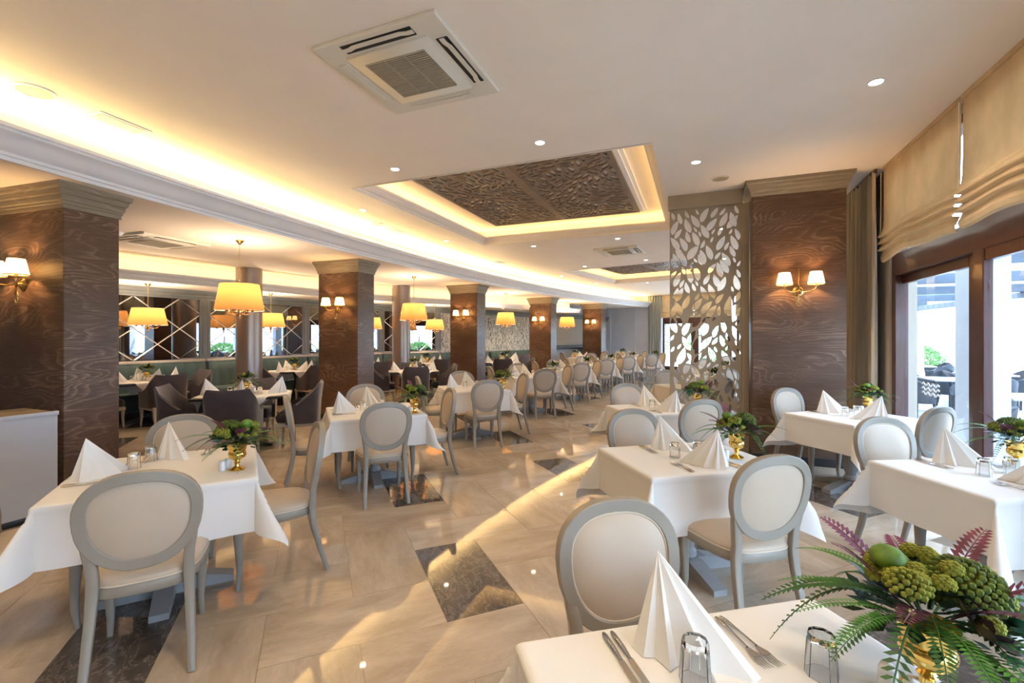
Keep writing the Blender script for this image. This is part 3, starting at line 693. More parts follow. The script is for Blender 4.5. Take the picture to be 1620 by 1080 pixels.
for n, (a, b) in enumerate(MIR):
    A, B = Vector(a), Vector(b); L = (B-A).length; ang = math.atan2((B-A).y, (B-A).x)
    nm = ['first full mirror after the left column', 'second mirror, behind the first round column', 'third mirror, mostly behind the second walnut column', 'fourth mirror, behind the second round column', 'mirror hidden left of the first walnut column'][n]
    t = thing('mirror_panel', 'smoked mirror with diamond pattern, the %s' % nm, 'mirror', (A.x, A.y, 0), ang, 'diamond mirrors on the long wall')
    x0, x1 = .09, L-.09
    # local y<0 faces the room
    obj('backing', MB().box(x0, x1, -.012, .0, MZ0, MZ1), M_BLACK, t, smooth=False)
    dw, dh = .80, (MZ1-MZ0)/2; k0 = int(L/dw)+2
    bars = []
    for i in range(-1, 2*k0):
        for j in range(-1, 5):
            if (i+j) % 2: continue
            cx, cz = i*dw/2+.1, MZ0+j*dh/2
            pl = clip([(cx-dw/2, cz), (cx, cz-dh/2), (cx+dw/2, cz), (cx, cz+dh/2)], x0, x1, MZ0, MZ1)
            if len(pl) < 3: continue
            ar = sum(pl[q-1][0]*pl[q][1]-pl[q][0]*pl[q-1][1] for q in range(len(pl)))/2
            if abs(ar) < .004: continue
            inn = shrink(pl, .011); m = len(pl); mb = MB()
            o = obj('mirror_tile', MB().add([(x, -.018, z) for x, z in inn], [tuple(range(m))]), M_MIRROR, t, smooth=False)
            obj('bevel', MB().add([(x, -.012, z) for x, z in pl]+[(x, -.018, z) for x, z in inn], [(q, (q+1) % m, (q+1) % m+m, q+m) for q in range(m)]), M_BEVEL, o, smooth=False)
for n, p in enumerate([(-10.38, 4.25), (-10.0, 6.8), (-9.7, 9.3), (-9.0, 11.55), (-8.05, 13.3)]):
    i = BACK.index(p); d = (Vector(BACK[i+1])-Vector(BACK[i-1])).normalized(); ang = math.atan2(d.y, d.x)
    t = thing('pilaster', 'slate grey fluted pilaster %s' % ['hidden behind the left column', 'right of the first full mirror', 'left of the second walnut column', 'left of the second round column', 'left of the third walnut column'][n], 'pilaster', (*p, 0), ang, 'pilasters between the mirrors')
    obj('board', MB().bbox(-.11, .11, -.045, .0, MZ0, MZ1+.02, .005), M_GREYT, t, ang=30)
    for x in (-.055, .045): obj('fillet', MB().bbox(x, x+.012, -.055, -.044, MZ0+.06, MZ1-.05, .003), M_GREYT, t)
# reed wallpaper with three spots, counter niche beyond
A, B = Vector((-8.05, 13.3)), Vector((-6.4, 17.7)); ang = math.atan2((B-A).y, (B-A).x); L = (B-A).length
tag(obj('wallpaper_panel', MB().box(.15, L-.03, -.012, 0, .9, 2.30), M_PAPER, None, (A.x, A.y, 0), ang, smooth=False), 'reed patterned cream wallpaper panel between the third and fourth columns', 'wall panel')
A, B = Vector((-6.4, 17.7)), Vector((-5.0, 20.8)); ang2 = math.atan2((B-A).y, (B-A).x); L2_ = (B-A).length
t = thing('serving_counter', 'dark serving counter against the far beige wall', 'counter', (A.x, A.y, 0), ang2)
obj('body', MB().bbox(.2, L2_+.9, -.55, -.02, 0, 1.0, .01), M_GREYT, t, ang=30); obj('worktop', MB().bbox(.17, L2_+.93, -.58, -.01, 1.0, 1.04, .006), M_BLACK, t, ang=30)
obj('shelf', MB().bbox(.2, L2_+.9, -.3, -.02, 1.13, 1.17, .006), M_GREYT, t, ang=30)
tag(obj('wall_panel', MB().box(.05, L2_+1.2, -.012, 0, 1.05, 2.33), M_WALLC, None, (A.x, A.y, 0), ang2, smooth=False), 'plain beige wall panel above the dark serving counter', 'wall panel')

def banquette(a, b, label, rail=True):
    A, B = Vector(a), Vector(b); L = (B-A).length-.04; ang = math.atan2((B-A).y, (B-A).x)
    t = thing('banquette', label, 'banquette', (A.x, A.y, 0), ang, 'teal banquettes along the mirror wall')
    obj('base', MB().bbox(.02, L, -.58, -.03, 0, .14, .006), M_BLACK, t, ang=30)
    obj('seat', MB().bbox(.02, L, -.62, -.14, .14, .46, .04), M_TEAL, t, ang=60)
    n = max(3, round(L/.2)); mb = MB(); vs = []; N = n*6
    rows = ((.44, -.19), (.6, -.17), (.8, -.15), (.95, -.135), (1.0, -.10), (1.0, -.03))
    for z, y in rows:
        for i in range(N+1): u = i/6 % 1.0; vs.append((.02+(L-.02)*i/N, y-.022*abs(sin(PI*i/6))*(1 if y < -.11 else .3), z))
    mb.add(vs, [(r*(N+1)+i, r*(N+1)+i+1, (r+1)*(N+1)+i+1, (r+1)*(N+1)+i) for r in range(len(rows)-1) for i in range(N)])
    obj('backrest', mb, M_TEAL, t, ang=50)
    if rail: obj('top_rail', MB().bbox(0, L+.02, -.12, -.004, 1.0, 1.055, .01), M_RAIL, t, ang=30)
    return t
banquette((-10.6, 1.5), (-10.38, 4.25), 'teal banquette hidden behind the left walnut column')
banquette((-10.38, 4.25), (-10.0, 6.8), 'teal banquette under the first full mirror')
banquette((-10.0, 6.8), (-9.7, 9.3), 'teal banquette under the mirror behind the first round column')
banquette((-9.7, 9.3), (-9.0, 11.55), 'teal banquette under the third mirror')
banquette((-9.0, 11.55), (-8.05, 13.3), 'teal banquette under the mirror behind the second round column')
banquette((-8.05, 13.3), (-7.25, 15.45), 'teal banquette under the left half of the reed wallpaper', False)
banquette((-7.22, 15.5), (-6.42, 17.65), 'teal banquette under the right half of the reed wallpaper', False)
for n, (x, y) in enumerate(((-8.62, 6.80), (-7.62, 10.67))):
    t = thing('round_column', 'brushed bronze round column %s' % ('behind the nearest pendant lamp' if n == 0 else 'behind the second pendant lamp'), 'column', (x, y, 0), 0, 'round columns')
    obj('shaft', MB().lathe([(.245, 0), (.245, ZL)], 40, cap=False), M_CHROME, t); obj('collar', MB().lathe([(.245, 0), (.265, .01), (.265, .09), (.245, .1)], 40, cap=False), M_BRASS, t)

# ------------------------------------------------------------------ pendant lamps
def make_pendant(rb, rt, h, drop, nm):
    """hangs from z=0 downwards"""
    t = thing('pendant_lamp', nm, 'lamp', (0, 0, 0), 0, 'cream shade pendant lamps')
    obj('canopy', MB().lathe([(.0, 0), (.055, 0), (.058, -.012), (.03, -.04), (.008, -.07), (0, -.07)], 16), M_BRASS, t)
    n = int((drop-.1)/.03); ch = MB()
    for k in range(n):
        z = -.07-k*.03; pts = [((.008*cos(q)) if k % 2 else 0, 0 if k % 2 else .008*cos(q), z-.015+.019*sin(q)) for q in [2*PI*i/8 for i in range(8)]]
        ch.tube(pts, .0022, 4, closed=True, up=Vector((0, 1, 0)) if k % 2 else Vector((1, 0, 0)))
    obj('chain', ch, M_BRASS, t)
    zt = -drop; z0 = zt-h
    NP = 48; mb = MB(); vs = []
    for (r, z) in ((rt, zt), ((rt+rb)/2, (zt+z0)/2), (rb, z0)):
        for i in range(NP): a = 2*PI*i/NP; q = r+(.003 if i % 2 else 0); vs.append((q*cos(a), q*sin(a), z))
    mb.add(vs, [(k*NP+i, k*NP+(i+1) % NP, (k+1)*NP+(i+1) % NP, (k+1)*NP+i) for k in range(2) for i in range(NP)])
    sh = obj('lamp_shade', mb, M_PENSH, t, ang=60)
    for r, z in ((rt, zt), (rb, z0)): obj('shade_trim', MB().tube([(r*cos(q), r*sin(q), z) for q in [2*PI*i/28 for i in range(28)]], .005, 5, closed=True), M_PIPE, sh)
    obj('stem', MB().lathe([(.006, -drop+.02), (.012, -drop-h*.4), (.02, z0+.02), (.03, z0-.02), (.018, z0-.05), (.012, z0-.09), (.02, z0-.11), (.006, z0-.13), (0, z0-.135)][::-1], 12), M_BRASS, t)
    for k in range(6):
        a = 2*PI*k/6; p = [(.015*cos(a), .015*sin(a), z0-.04), (.07*cos(a), .07*sin(a), z0-.065), (.14*cos(a), .14*sin(a), z0-.05), (.165*cos(a), .165*sin(a), z0-.015)]
        ar = obj('arm', MB().tube(p, .006, 6), M_BRASS, t); obj('candle_cup', MB().lathe([(.003, -.02), (.022, -.01), (.026, 0), (.012, .002), (.011, .06), (0, .06)], 10, (.165*cos(a), .165*sin(a), z0)), M_BRASS, ar)
    l = bpy.data.lights.new('pendant_bulb', 'POINT'); l.energy = W_PENDANT; l.color = (1, .78, .54); l.shadow_soft_size = .06
    lo = bpy.data.objects.new('bulb', l); COL.objects.link(lo); lo.parent = t; lo.location = (0, 0, z0+h*.78)
    return t
pen = make_pendant(.32, .25, .38, .64, 'pendant'); pen2 = make_pendant(.30, .235, .31, .46, 'pendant')
for n, (x, y) in enumerate(((-6.19, 4.73), (-6.14, 9.09), (-5.72, 13.62), (-4.80, 17.69))):
    place(pen, 'lit cream pendant lamp hanging %s' % ['between the first and second walnut columns', 'between the second and third walnut columns', 'in front of the reed wallpaper', 'between the fourth and fifth walnut columns'][n], (x, y, ZL), .3*n)
for n, (x, y) in enumerate(((-9.40, 5.35), (-8.95, 7.6), (-8.35, 10.3), (-7.55, 12.3))):
    place(pen2, 'lit cream pendant lamp close to the %s mirror' % ['first full', 'second', 'third', 'fourth'][n], (x, y, ZS), .4*n)

# ------------------------------------------------------------------ ceiling fittings
def make_down():
    t = thing('downlight', 'downlight', 'downlight', (0, 0, 0), 0, 'round recessed downlights in the main ceiling')
    obj('ring', MB().lathe([(.058, .0), (.058, -.006), (.046, -.008), (.042, 0)], 20, cap=False), M_TRIM, t)
    obj('lens', MB().lathe([(.0, -.003), (.044, -.003)], 20, cap=False), M_DOWN, t)
    l = bpy.data.lights.new('downlight_bulb', 'SPOT'); l.energy = W_DOWN; l.color = (1, .80, .55); l.spot_size = rad(115); l.spot_blend = .8; l.shadow_soft_size = .04
    lo = bpy.data.objects.new('bulb', l); COL.objects.link(lo); lo.parent = t; lo.location = (0, 0, -.012)
    return t
down = make_down()
DL = [(1.245, 4.244), (-1.45, 4.325), (-3.219, 4.388), (-.02, 5.454), (-4.719, 5.631), (-4.694, 8.087), (-3.238, 9.234), (-1.46, 9.136), (-1.208, 11.971), (-2.873, 12.421), (-4.008, 14.084), (-3.415, 16.567), (-1.678, 17.058), (.4, 9.0), (.6, 12.5), (1.4, 16.0), (-1.0, 1.2), (-3.4, .8), (1.0, .9), (-2.9, 18.9), (-.6, 19.4), (.15, 1.2), (-.8, -.7), (-2.4, -.6), (1.2, -1.4), (-4.0, -.8), (-.8, -2.4)]  # the last six are unseen, added to brighten the foreground
DN = ['near the right windows', 'in front of the nearer tray, right of centre', 'in front of the nearer tray, left of centre', 'left of the round speaker by the screen', 'left of the nearer tray, front', 'left of the nearer tray, rear', 'behind the nearer tray, left', 'behind the nearer tray, right', 'in front of the farther tray, right', 'in front of the farther tray, left', 'left of the farther tray', 'behind the farther tray, left', 'behind the farther tray, right', 'hidden behind the leaf screen', 'over the far right tables', 'near the last terrace window', 'above the viewer', 'above the viewer, left', 'above the viewer, right', 'close to the end wall, left', 'close to the end wall, right', 'added out of view over the foreground', 'added unseen behind the viewer, first', 'added unseen behind the viewer, second', 'added unseen behind the viewer, third', 'added unseen behind the viewer, fourth', 'added unseen behind the viewer, fifth']
for n, (x, y) in enumerate(DL): place(down, 'round lit downlight %s' % DN[n], (x, y, ZC), 0)
for n, (x, y) in enumerate(((-6.35, 14.85), (-6.05, 15.8), (-5.75, 16.7))):
    dup(down, 'small lit downlight over the reed wallpaper, %s of three' % ['left', 'middle', 'right'][n], (x, y, ZS), 0, 'downlights over the wallpaper')
def make_ac():
    t = thing('air_conditioner', 'ac', 'air conditioner', (0, 0, 0), 0, 'ceiling cassette air conditioners')
    h = .475; obj('panel', MB().bbox(-h, h, -h, h, -.03, 0, .008), M_ACW, t, ang=30)
    obj('inner_panel', MB().bbox(-.325, .325, -.325, .325, -.042, -.028, .012), M_ACW, t, ang=60)
    gr = obj('intake', MB().box(-.235, .235, -.225, .225, -.044, -.04), M_DARK, t, smooth=False)
    for k in range(22): y = -.222+.444*k/21; obj('slat', MB().box(-.235, .235, y-.0055, y+.0055, -.050, -.043), M_GRILLE, gr, smooth=False)
    for x in (-.078, .078): obj('grille_bar', MB().box(x-.004, x+.004, -.228, .228, -.052, -.043), M_GRILLE, gr, smooth=False)
    for k in range(4):
        M = Matrix.Rotation(k*PI/2, 4, 'Z'); s = obj('outlet', MB().box(-.27, .27, .355, .435, -.034, -.029, M), M_DARK if k > 1 else M_ACW, t, smooth=False)  # slot shade painted on two outlets, the other two left pale
        path = [(-.27+.54*i/12, .395+.012*(1 if 1 < i < 11 else .0), -.036) for i in range(13)]
        v = MB().sweep(path, [(-.017, 0), (.017, 0), (.017, -.004), (-.017, -.004)]); v.v = [tuple(M @ Vector(p)) for p in v.v]; obj('vane', v, M_ACW, s)
    return t
ac = make_ac()
place(ac, 'large cassette air conditioner on the ceiling nearest the viewer', (-1.90, 2.80, ZC), 0)
place(ac, 'small looking cassette air conditioner behind the nearer ceiling tray', (-1.62, 10.45, ZC), -.08)
place(ac, 'cassette air conditioner on the low ceiling behind the left column', (-7.35, 4.3, ZL), .05)
def disc(name, x, y, z, r, label, cat, m):
    t = thing(name, label, cat, (x, y, z)); obj('rim', MB().lathe([(r, 0), (r, -.008), (r*.85, -.012), (r*.85, 0)], 28, cap=False), m, t); obj('grille', MB().lathe([(0, -.006), (r*.86, -.006)], 28, cap=False), M_GRILLE, t)
disc('ceiling_speaker', -4.81, 1.94, ZC, .13, 'round ceiling speaker at the far left by the cornice', 'speaker', M_TRIM)
disc('ceiling_speaker', .25, 6.13, ZC, .10, 'round ceiling speaker above the leaf screen', 'speaker', M_ACW)
disc('ceiling_speaker', -5.07, 6.42, ZC, .10, 'small round ceiling speaker near the second column', 'speaker', M_TRIM)
def vent(x, y, rot, label):
    t = thing('ceiling_vent', label, 'vent', (x, y, ZC), rot, 'slot vents along the cornice')
    obj('frame', MB().bbox(-.115, .115, -.21, .21, -.008, 0, .003), M_TRIM, t, ang=30); g_ = obj('grille', MB().box(-.095, .095, -.185, .185, -.009, -.0075), M_GRILLE, t, smooth=False)
    for k in range(9): x_ = -.08+.02*k; obj('slat', MB().box(x_-.004, x_+.004, -.185, .185, -.013, -.009), M_TRIM, g_, smooth=False)
vent(-4.84, 2.52, .06, 'rectangular ceiling vent at the left by the cornice'); vent(-5.12, 6.98, 0, 'small ceiling vent above the second walnut column'); vent(-4.8, 10.9, -.1, 'tiny ceiling vent above the third walnut column')
t = thing('smoke_detector', 'white smoke detector on the low ceiling behind the left column', 'smoke detector', (-7.2, 3.75, ZL)); obj('base', MB().lathe([(0, 0), (.05, 0), (.05, -.02), (0, -.02)], 16), M_TRIM, t); obj('dome', MB().lathe([(.035, -.02), (.03, -.045), (0, -.05)], 16), M_TRIM, t)
# pale cabinet at the left edge
t = thing('sideboard', 'pale grey cabinet with a wooden top at the left edge', 'cabinet', (-5.34, 1.3, 0))
obj('body', MB().bbox(-.27, .25, -.95, .90, .06, .885, .004), M_CAB, t, ang=30); obj('plinth', MB().bbox(-.25, .22, -.93, .88, 0, .06, .004), M_BLACK, t); obj('top', MB().bbox(-.26, .235, -.94, .885, .885, .9, .004), M_CAP, t)
obj('edge_trim', MB().bbox(.236, .262, -.955, .905, .87, .905, .004), M_CAB, t)
# ------------------------------------------------------------------ oval-back chair (faces +y, origin on the floor)
def rsect(w_, t_, b=.3):
    x, y = w_/2, t_/2; return [(-x, -y*(1-b)), (-x*(1-b), -y), (x*(1-b), -y), (x, -y*(1-b)), (x, y*(1-b)), (x*(1-b), y), (-x*(1-b), y), (-x, y*(1-b))]
def lean(x, z): return -.205-.165*(z-.45)+.28*x*x
def oval(k, n=40):
    pts = []
    for i in range(n):
        a = 2*PI*i/n; sx, cz = sin(a), cos(a); e = .86
        x = .208*math.copysign(abs(sx)**e, sx)*(1+.12*cz); z = .718+.203*math.copysign(abs(cz)**e, cz)
        pts.append((x*k, .718+(z-.718)*k))
    return pts
def seat_outline(k=1.0, n=36):
    pts = []
    for i in range(n):
        a = 2*PI*i/n; sx, sy = cos(a), sin(a); e = .55
        x = math.copysign(abs(sx)**e, sx); y = math.copysign(abs(sy)**e, sy)
        pts.append((x*k*(.228+.03*y), .012+y*k*.236+(.02*(1-x*x) if y > .6 else 0)))
    return pts
def make_chair():
    t = thing('oval_back_chair', 'chair', 'chair', (0, 0, 0), 0, 'grey framed oval back chairs')
    n = 40; ov = oval(1, n)
    obj('back_frame', MB().sweep([(x, lean(x, z), z) for x, z in ov], rsect(.048, .040, .16), closed=True, up=Vector((0, 1, 0))), M_GREY, t, ang=35)
    for nm, sg, dep in (('back_pad', 1, .030), ('rear_pad', -1, .016)):
        mb = MB(); vs = []; ks = (.91, .85, .7, .45, .2)
        for k in ks:
            for x, z in oval(k, n): vs.append((x, lean(x, z)+sg*(.006+dep*(1-(k/.95)**4)), z))
        vs.append((0, lean(0, .718)+sg*(.006+dep), .718)); fs = [(r*n+i, r*n+(i+1) % n, (r+1)*n+(i+1) % n, (r+1)*n+i) for r in range(len(ks)-1) for i in range(n)]
        fs += [((len(ks)-1)*n+i, (len(ks)-1)*n+(i+1) % n, len(ks)*n) for i in range(n)]
        if sg > 0: fs = [tuple(reversed(f)) for f in fs]
        mb.add(vs, fs); p = obj(nm, mb, M_CREAM, t, ang=70)
        if sg > 0: obj('piping', MB().tube([(x, lean(x, z)+.014, z) for x, z in oval(.885, n)], .0045, 6, closed=True, up=Vector((0, 1, 0))), M_PIPE, p)
    so = seat_outline(); m = len(so)
    mb = MB(); vs = [(x*k, y*k, z) for k, z in ((.97, .372), (1, .378), (1, .418), (.985, .424)) for x, y in so]
    mb.add(vs, [(r*m+i, r*m+(i+1) % m, (r+1)*m+(i+1) % m, (r+1)*m+i) for r in range(3) for i in range(m)]+[tuple(range(m-1, -1, -1))]); obj('seat_rail', mb, M_GREY, t, ang=50)
    mb = MB(); ks = ((.975, .424), (.995, .436), (.97, .452), (.85, .468), (.6, .476), (.3, .479)); vs = [(x*k, .012+(y-.012)*k, z) for k, z in ks for x, y in so]+[(0, .012, .48)]
    q = len(ks)-1; mb.add(vs, [(r*m+i, r*m+(i+1) % m, (r+1)*m+(i+1) % m, (r+1)*m+i) for r in range(q) for i in range(m)]+[(q*m+i, q*m+(i+1) % m, (q+1)*m) for i in range(m)])
    st = obj('seat', mb, M_CREAM, t, ang=70); obj('piping', MB().tube([(x*.99, y*.99, .429) for x, y in so], .0045, 6, closed=True), M_PIPE, st)
    for s in (-1, 1):
        obj('leg', MB().sweep([(s*.197, .205, .40), (s*.2, .213, .33), (s*.196, .208, .22), (s*.192, .205, .10), (s*.197, .218, .0)], rsect(.044, .044, .3), scale=[1.15, 1.15, .95, .7, .55], up=Vector((0, 1, 0))), M_GREY, t, ang=50)
        obj('leg', MB().sweep([(s*.200, lean(.2, .655), .655), (s*.188, lean(.188, .60)+.001, .60), (s*.178, lean(.178, .545)+.002, .545), (s*.173, -.209, .48), (s*.174, -.203, .42), (s*.178, -.214, .32), (s*.186, -.247, .16), (s*.193, -.295, .0)], rsect(.042, .038, .18), scale=[.7, .95, 1.0, 1.0, 1.05, .95, .85, .72], up=Vector((0, 1, 0))), M_GREY, t, ang=50)
    return t
chair = make_chair()

# plum velvet tub chair of the mirror side
def make_velvet():
    t = thing('velvet_chair', 'chair', 'chair', (0, 0, 0), 0, 'plum velvet chairs of the mirror side')
    obj('seat', MB().bbox(-.245, .245, -.2, .26, .34, .47, .035), M_VELVET, t, ang=70)
    path = []
    for i in range(25):
        u = -1+2*i/24; a = abs(u)
        if a < .55: x = .232*u/.55; y = -.245+.03*(u/.55)**2; h = .90-.02*(1-(u/.55)**2)
        else:
            k = (a-.55)/.45; x = math.copysign(.232+.03*min(1, k*1.6), u); y = -.215+.34*k; h = .90-.36*k**.5
        path.append((x, y, h))
    mb = MB(); vs = []; m = 7
    for i, (x, y, h) in enumerate(path):
        a = Vector(path[max(0, i-1)][:2]); b = Vector(path[min(24, i+1)][:2]); d = (b-a).normalized(); nn = Vector((d.y, -d.x))
        fl = .05*(h-.45)
        for o, z, f in ((.0, .33, 0), (.0, .6, .4), (.005, h-.02, 1), (.022, h, 1), (.04, h-.02, 1), (.045, .6, .4), (.045, .33, 0)):
            p = Vector((x, y))+nn*(o+fl*f)*1; vs.append((p.x, p.y-.07*max(0, z-.45)*f*(1 if abs(x) < .24 else .5), z))
    mb.add(vs, [(i*m+k, i*m+(k+1) % m, (i+1)*m+(k+1) % m, (i+1)*m+k) for i in range(24) for k in range(m)]+[tuple(range(m)), tuple(range(24*m+m-1, 24*m-1, -1))])
    obj('backrest', mb, M_VELVET, t, ang=50)
    obj('seat_rail', MB().bbox(-.255, .255, -.27, .262, .285, .345, .008), M_RAIL, t, ang=30)
    for s in (-1, 1):
        obj('leg', MB().sweep([(s*.225, .23, .29), (s*.222, .228, .15), (s*.23, .24, 0)], rsect(.045, .045), scale=[1, .75, .55], up=Vector((0, 1, 0))), M_RAIL, t)
        obj('leg', MB().sweep([(s*.22, -.235, .29), (s*.222, -.25, .15), (s*.23, -.29, 0)], rsect(.045, .045), scale=[1, .8, .6], up=Vector((0, 1, 0))), M_RAIL, t)
    return t
velvet = make_velvet()

# ------------------------------------------------------------------ tables and cloths
TZ = .738
def make_table(hx, hy, dark=False):
    t = thing('dining_table', 'table', 'table', (0, 0, 0), 0, 'square dining tables')
    m = M_BLACK if dark else M_BASE
    obj('tabletop', MB().bbox(-hx, hx, -hy, hy, TZ-.035, TZ, .006), m, t, ang=30)
    obj('pedestal', MB().lathe([(.05, .09), (.062, .10), (.062, .13), (.045, .15), (.05, .17), (.072, .22), (.078, .28), (.06, .36), (.042, .44), (.038, .52), (.05, .58), (.046, .60), (.06, .63), (.10, .68), (.10, TZ-.03)], 20), m, t, ang=35)
    for k in range(2):
        M = Matrix.Rotation(k*PI/2, 4, 'Z'); L = .34
        mb = MB(); vs = [M @ Vector(p) for p in ((-L, -.045, 0), (L, -.045, 0), (L, .045, 0), (-L, .045, 0), (-L, -.045, .035), (L, -.045, .035), (L, .045, .035), (-L, .045, .035), (-.11, -.05, .095), (.11, -.05, .095), (.11, .05, .095), (-.11, .05, .095))]
        mb.add(vs, [(3, 2, 1, 0), (0, 1, 5, 4), (2, 3, 7, 6), (1, 2, 6, 5), (3, 0, 4, 7), (4, 5, 9, 8), (6, 7, 11, 10), (5, 6, 10, 9), (7, 4, 8, 11), (8, 9, 10, 11)]); obj('foot', mb, m, t, smooth=False)
    return t
def cloth_mesh(hx, hy, cx, cy, rot, seed, N=44, flare=.46, name='tablecloth'):
    """cloth of half size cx,cy turned by rot on a table of half size hx,hy"""
    mb = MB(); vs = []; c, s = cos(rot), sin(rot); z0 = TZ+.004; e = .006
    def lines(h, c_):
        if rot: return [-c_+2*c_*k/N for k in range(N+1)]
        half = [h*k/8 for k in range(8)]+[h-.012, h, h+.006, h+.014, h+.024, h+.036]; r0 = h+.036; half += [r0+(c_-r0)*k/10 for k in range(1, 11)]
        return [-q for q in reversed(half[1:])]+half
    gu, gv = lines(hx, cx), lines(hy, cy); N = len(gu)-1
    for j in range(N+1):
        for i in range(N+1):
            u, v = gu[i], gv[j]; x, y = u*c-v*s, u*s+v*c
            ex, ey = max(abs(x)-hx, 0), max(abs(y)-hy, 0); sx, sy = math.copysign(1, x), math.copysign(1, y); d = math.hypot(ex, ey)
            cr = .0022 if (i == N//2 or j == N//2) else 0.0          # ironed crease
            if d == 0: vs.append((x, y, z0+cr+.0015*noise.noise((x*5+seed, y*5, 0)))); continue
            nx, ny = ex/d*sx, ey/d*sy; f2 = (2*ex*ey/(d*d))**2
            o = d*(.045+flare*f2) + .022*d/.35*noise.noise((x*4+seed*3, y*4, seed)) + .012*(d/.35)*sin((x-y)*13+seed)
            o = max(o, .008*min(1, d/.02)); dz = math.sqrt(max(d*d-o*o, 0))
            if d < .03: dz = d*d/.06; o = d-.004*d/.03
            else: o += .006
            bx, by = max(-hx, min(hx, x)), max(-hy, min(hy, y)); vs.append((bx+nx*(o+cr*1.6), by+ny*(o+cr*1.6), z0-dz))
    mb.add(vs, [(j*(N+1)+i, j*(N+1)+i+1, (j+1)*(N+1)+i+1, (j+1)*(N+1)+i) for j in range(N) for i in range(N)])
    return mb.mesh(name, M_CLOTH, True, 80)

# ------------------------------------------------------------------ table ware
def make_napkin():
    H = .205; vs = [(0, 0, H)]; base = []
    # pleated fan round the apex: upright edge at -x (towards the diner), tail at +x
    for k, (a, r, ins) in enumerate(((140, .072, 0), (112, .060, 1), (92, .080, 0), (70, .070, 1), (50, .11, 0), (32, .105, 1), (20, .17, 0), (11, .165, 1), (3, .235, 0), (-5, .225, 0), (-14, .165, 1), (-26, .165, 0), (-44, .10, 1), (-62, .105, 0), (-84, .07, 1), (-104, .078, 0), (-140, .072, 0), (180, .03, 1))):
        q = r*(.84 if ins else 1.0); base.append((q*cos(rad(a)), q*sin(rad(a))*.85, .0))
    n = len(base); mids = [(b[0]*.47, b[1]*.45, H*.52) for b in base]
    tops = [(b[0]*.06, b[1]*.06, H-.012) for b in base]
    allv = vs+tops+mids+base; fs = []
    for i in range(n):
        j = (i+1) % n; fs.append((0, 1+i, 1+j)); fs.append((1+i, 1+n+i, 1+n+j, 1+j)); fs.append((1+n+i, 1+2*n+i, 1+2*n+j, 1+n+j))
    return MB().add(allv, fs).mesh('napkin', M_NAP, True, 25)
napkin_me = make_napkin()
def tumbler_mesh():
    n = 10; mb = MB()                                    # upside down: rim on the table, heavy base on top
    mb.lathe([(.036, 0), (.030, .09), (.028, .096), (0, .096)], n, cap=False)
    mb.lathe([(0, .078), (.0275, .078), (.033, 0), (.036, 0)], n, cap=False)    # inside, facing the hollow
    me = mb.mesh('tumbler', M_GLASS, True, 20); return me
tumbler_me = tumbler_mesh()
def make_knife():
    t = thing('knife', 'knife', 'knife', (0, 0, 0)); L = .10
    obj('handle', MB().sweep([(0, -.105, .006), (0, -.09, .006), (0, -.04, .006), (0, .0, .005)], [(.007*cos(a), .005*sin(a)) for a in [2*PI*i/8 for i in range(8)]], scale=[.6, 1.1, 1, .65]), M_STEEL, t)
    obj('blade', MB().prism([(-.006, 0), (.006, 0), (.009, .03), (.009, .09), (.003, .122), (-.004, .118), (-.006, .08)], .0035, .006), M_STEEL, t, smooth=False); return t
def make_fork():
    t = thing('fork', 'fork', 'fork', (0, 0, 0))
    obj('handle', MB().sweep([(0, -.10, .005), (0, -.08, .006), (0, -.02, .008), (0, .03, .007)], [(.006*cos(a), .0025*sin(a)) for a in [2*PI*i/8 for i in range(8)]], scale=[.8, 1.3, .6, .6]), M_STEEL, t)
    mb = MB().prism([(-.004, .03), (.004, .03), (.012, .055), (.012, .065), (-.012, .065), (-.012, .055)], .004, .0065); obj('neck', mb, M_STEEL, t, smooth=False)
    for k in range(4): x = -.0105+.007*k; obj('tine', MB().sweep([(x, .062, .005), (x, .085, .003), (x, .11, .009)], rsect(.0032, .002), scale=[1, 1, .5]), M_STEEL, t)
    return t
knife, fork = make_knife(), make_fork()
shaker_me = MB().lathe([(.0, 0), (.019, 0), (.02, .004), (.0185, .045), (.014, .058), (.0, .062)], 16).mesh('salt_shaker', M_CERAM, True, 60)

# ------------------------------------------------------------------ flower arrangements
def frond_mesh(L, droop, n, wide, mat, name, rise=.6):
    mb = MB(); path = []
    for k in range(n+1):
        u = k/n; path.append(Vector((L*u*(1-.12*u), 0, rise*L*u-droop*L*u*u)))
    mb.tube(path, .0022, 4, scale=[1.2-.9*k/n for k in range(n+1)])
    for k in range(2, n):
        u = k/n; p = path[k]; d = (path[k+1]-path[k-1]).normalized(); wl_ = wide*(sin(PI*min(1, u*.85+.12))**.6); up = Vector((0, 1, 0)).cross(d)*-1
        for s in (-1, 1):
            tip = p+d*wl_*.55+Vector((0, s, 0))*wl_+up*.1*wl_; m = (p+tip)/2+d*.28*wl_+up*.12*wl_; m2 = (p+tip)/2-d*.22*wl_+up*.05*wl_
            mb.add([p, m, tip, m2], [(0, 1, 2, 3)])
    return mb.mesh(name, mat, True, 60)
FR = [frond_mesh(.26, .62, 26, .024, M_FERN, 'fern_frond', .34), frond_mesh(.29, .42, 28, .019, M_FERN2, 'fern_frond', .28), frond_mesh(.18, .35, 16, .026, M_PINK, 'plum_fern_frond', .7), frond_mesh(.24, 1.15, 24, .021, M_FERN, 'fern_frond', .5)]
def berry_mesh(r, mat, nm): return MB().ball((0, 0, 0), r, 10, 7).mesh(nm, mat)
POD = MB().ball((0, 0, 0), .034, 12, 8, (1, 1, .8)).mesh('green_pod', M_LIME)
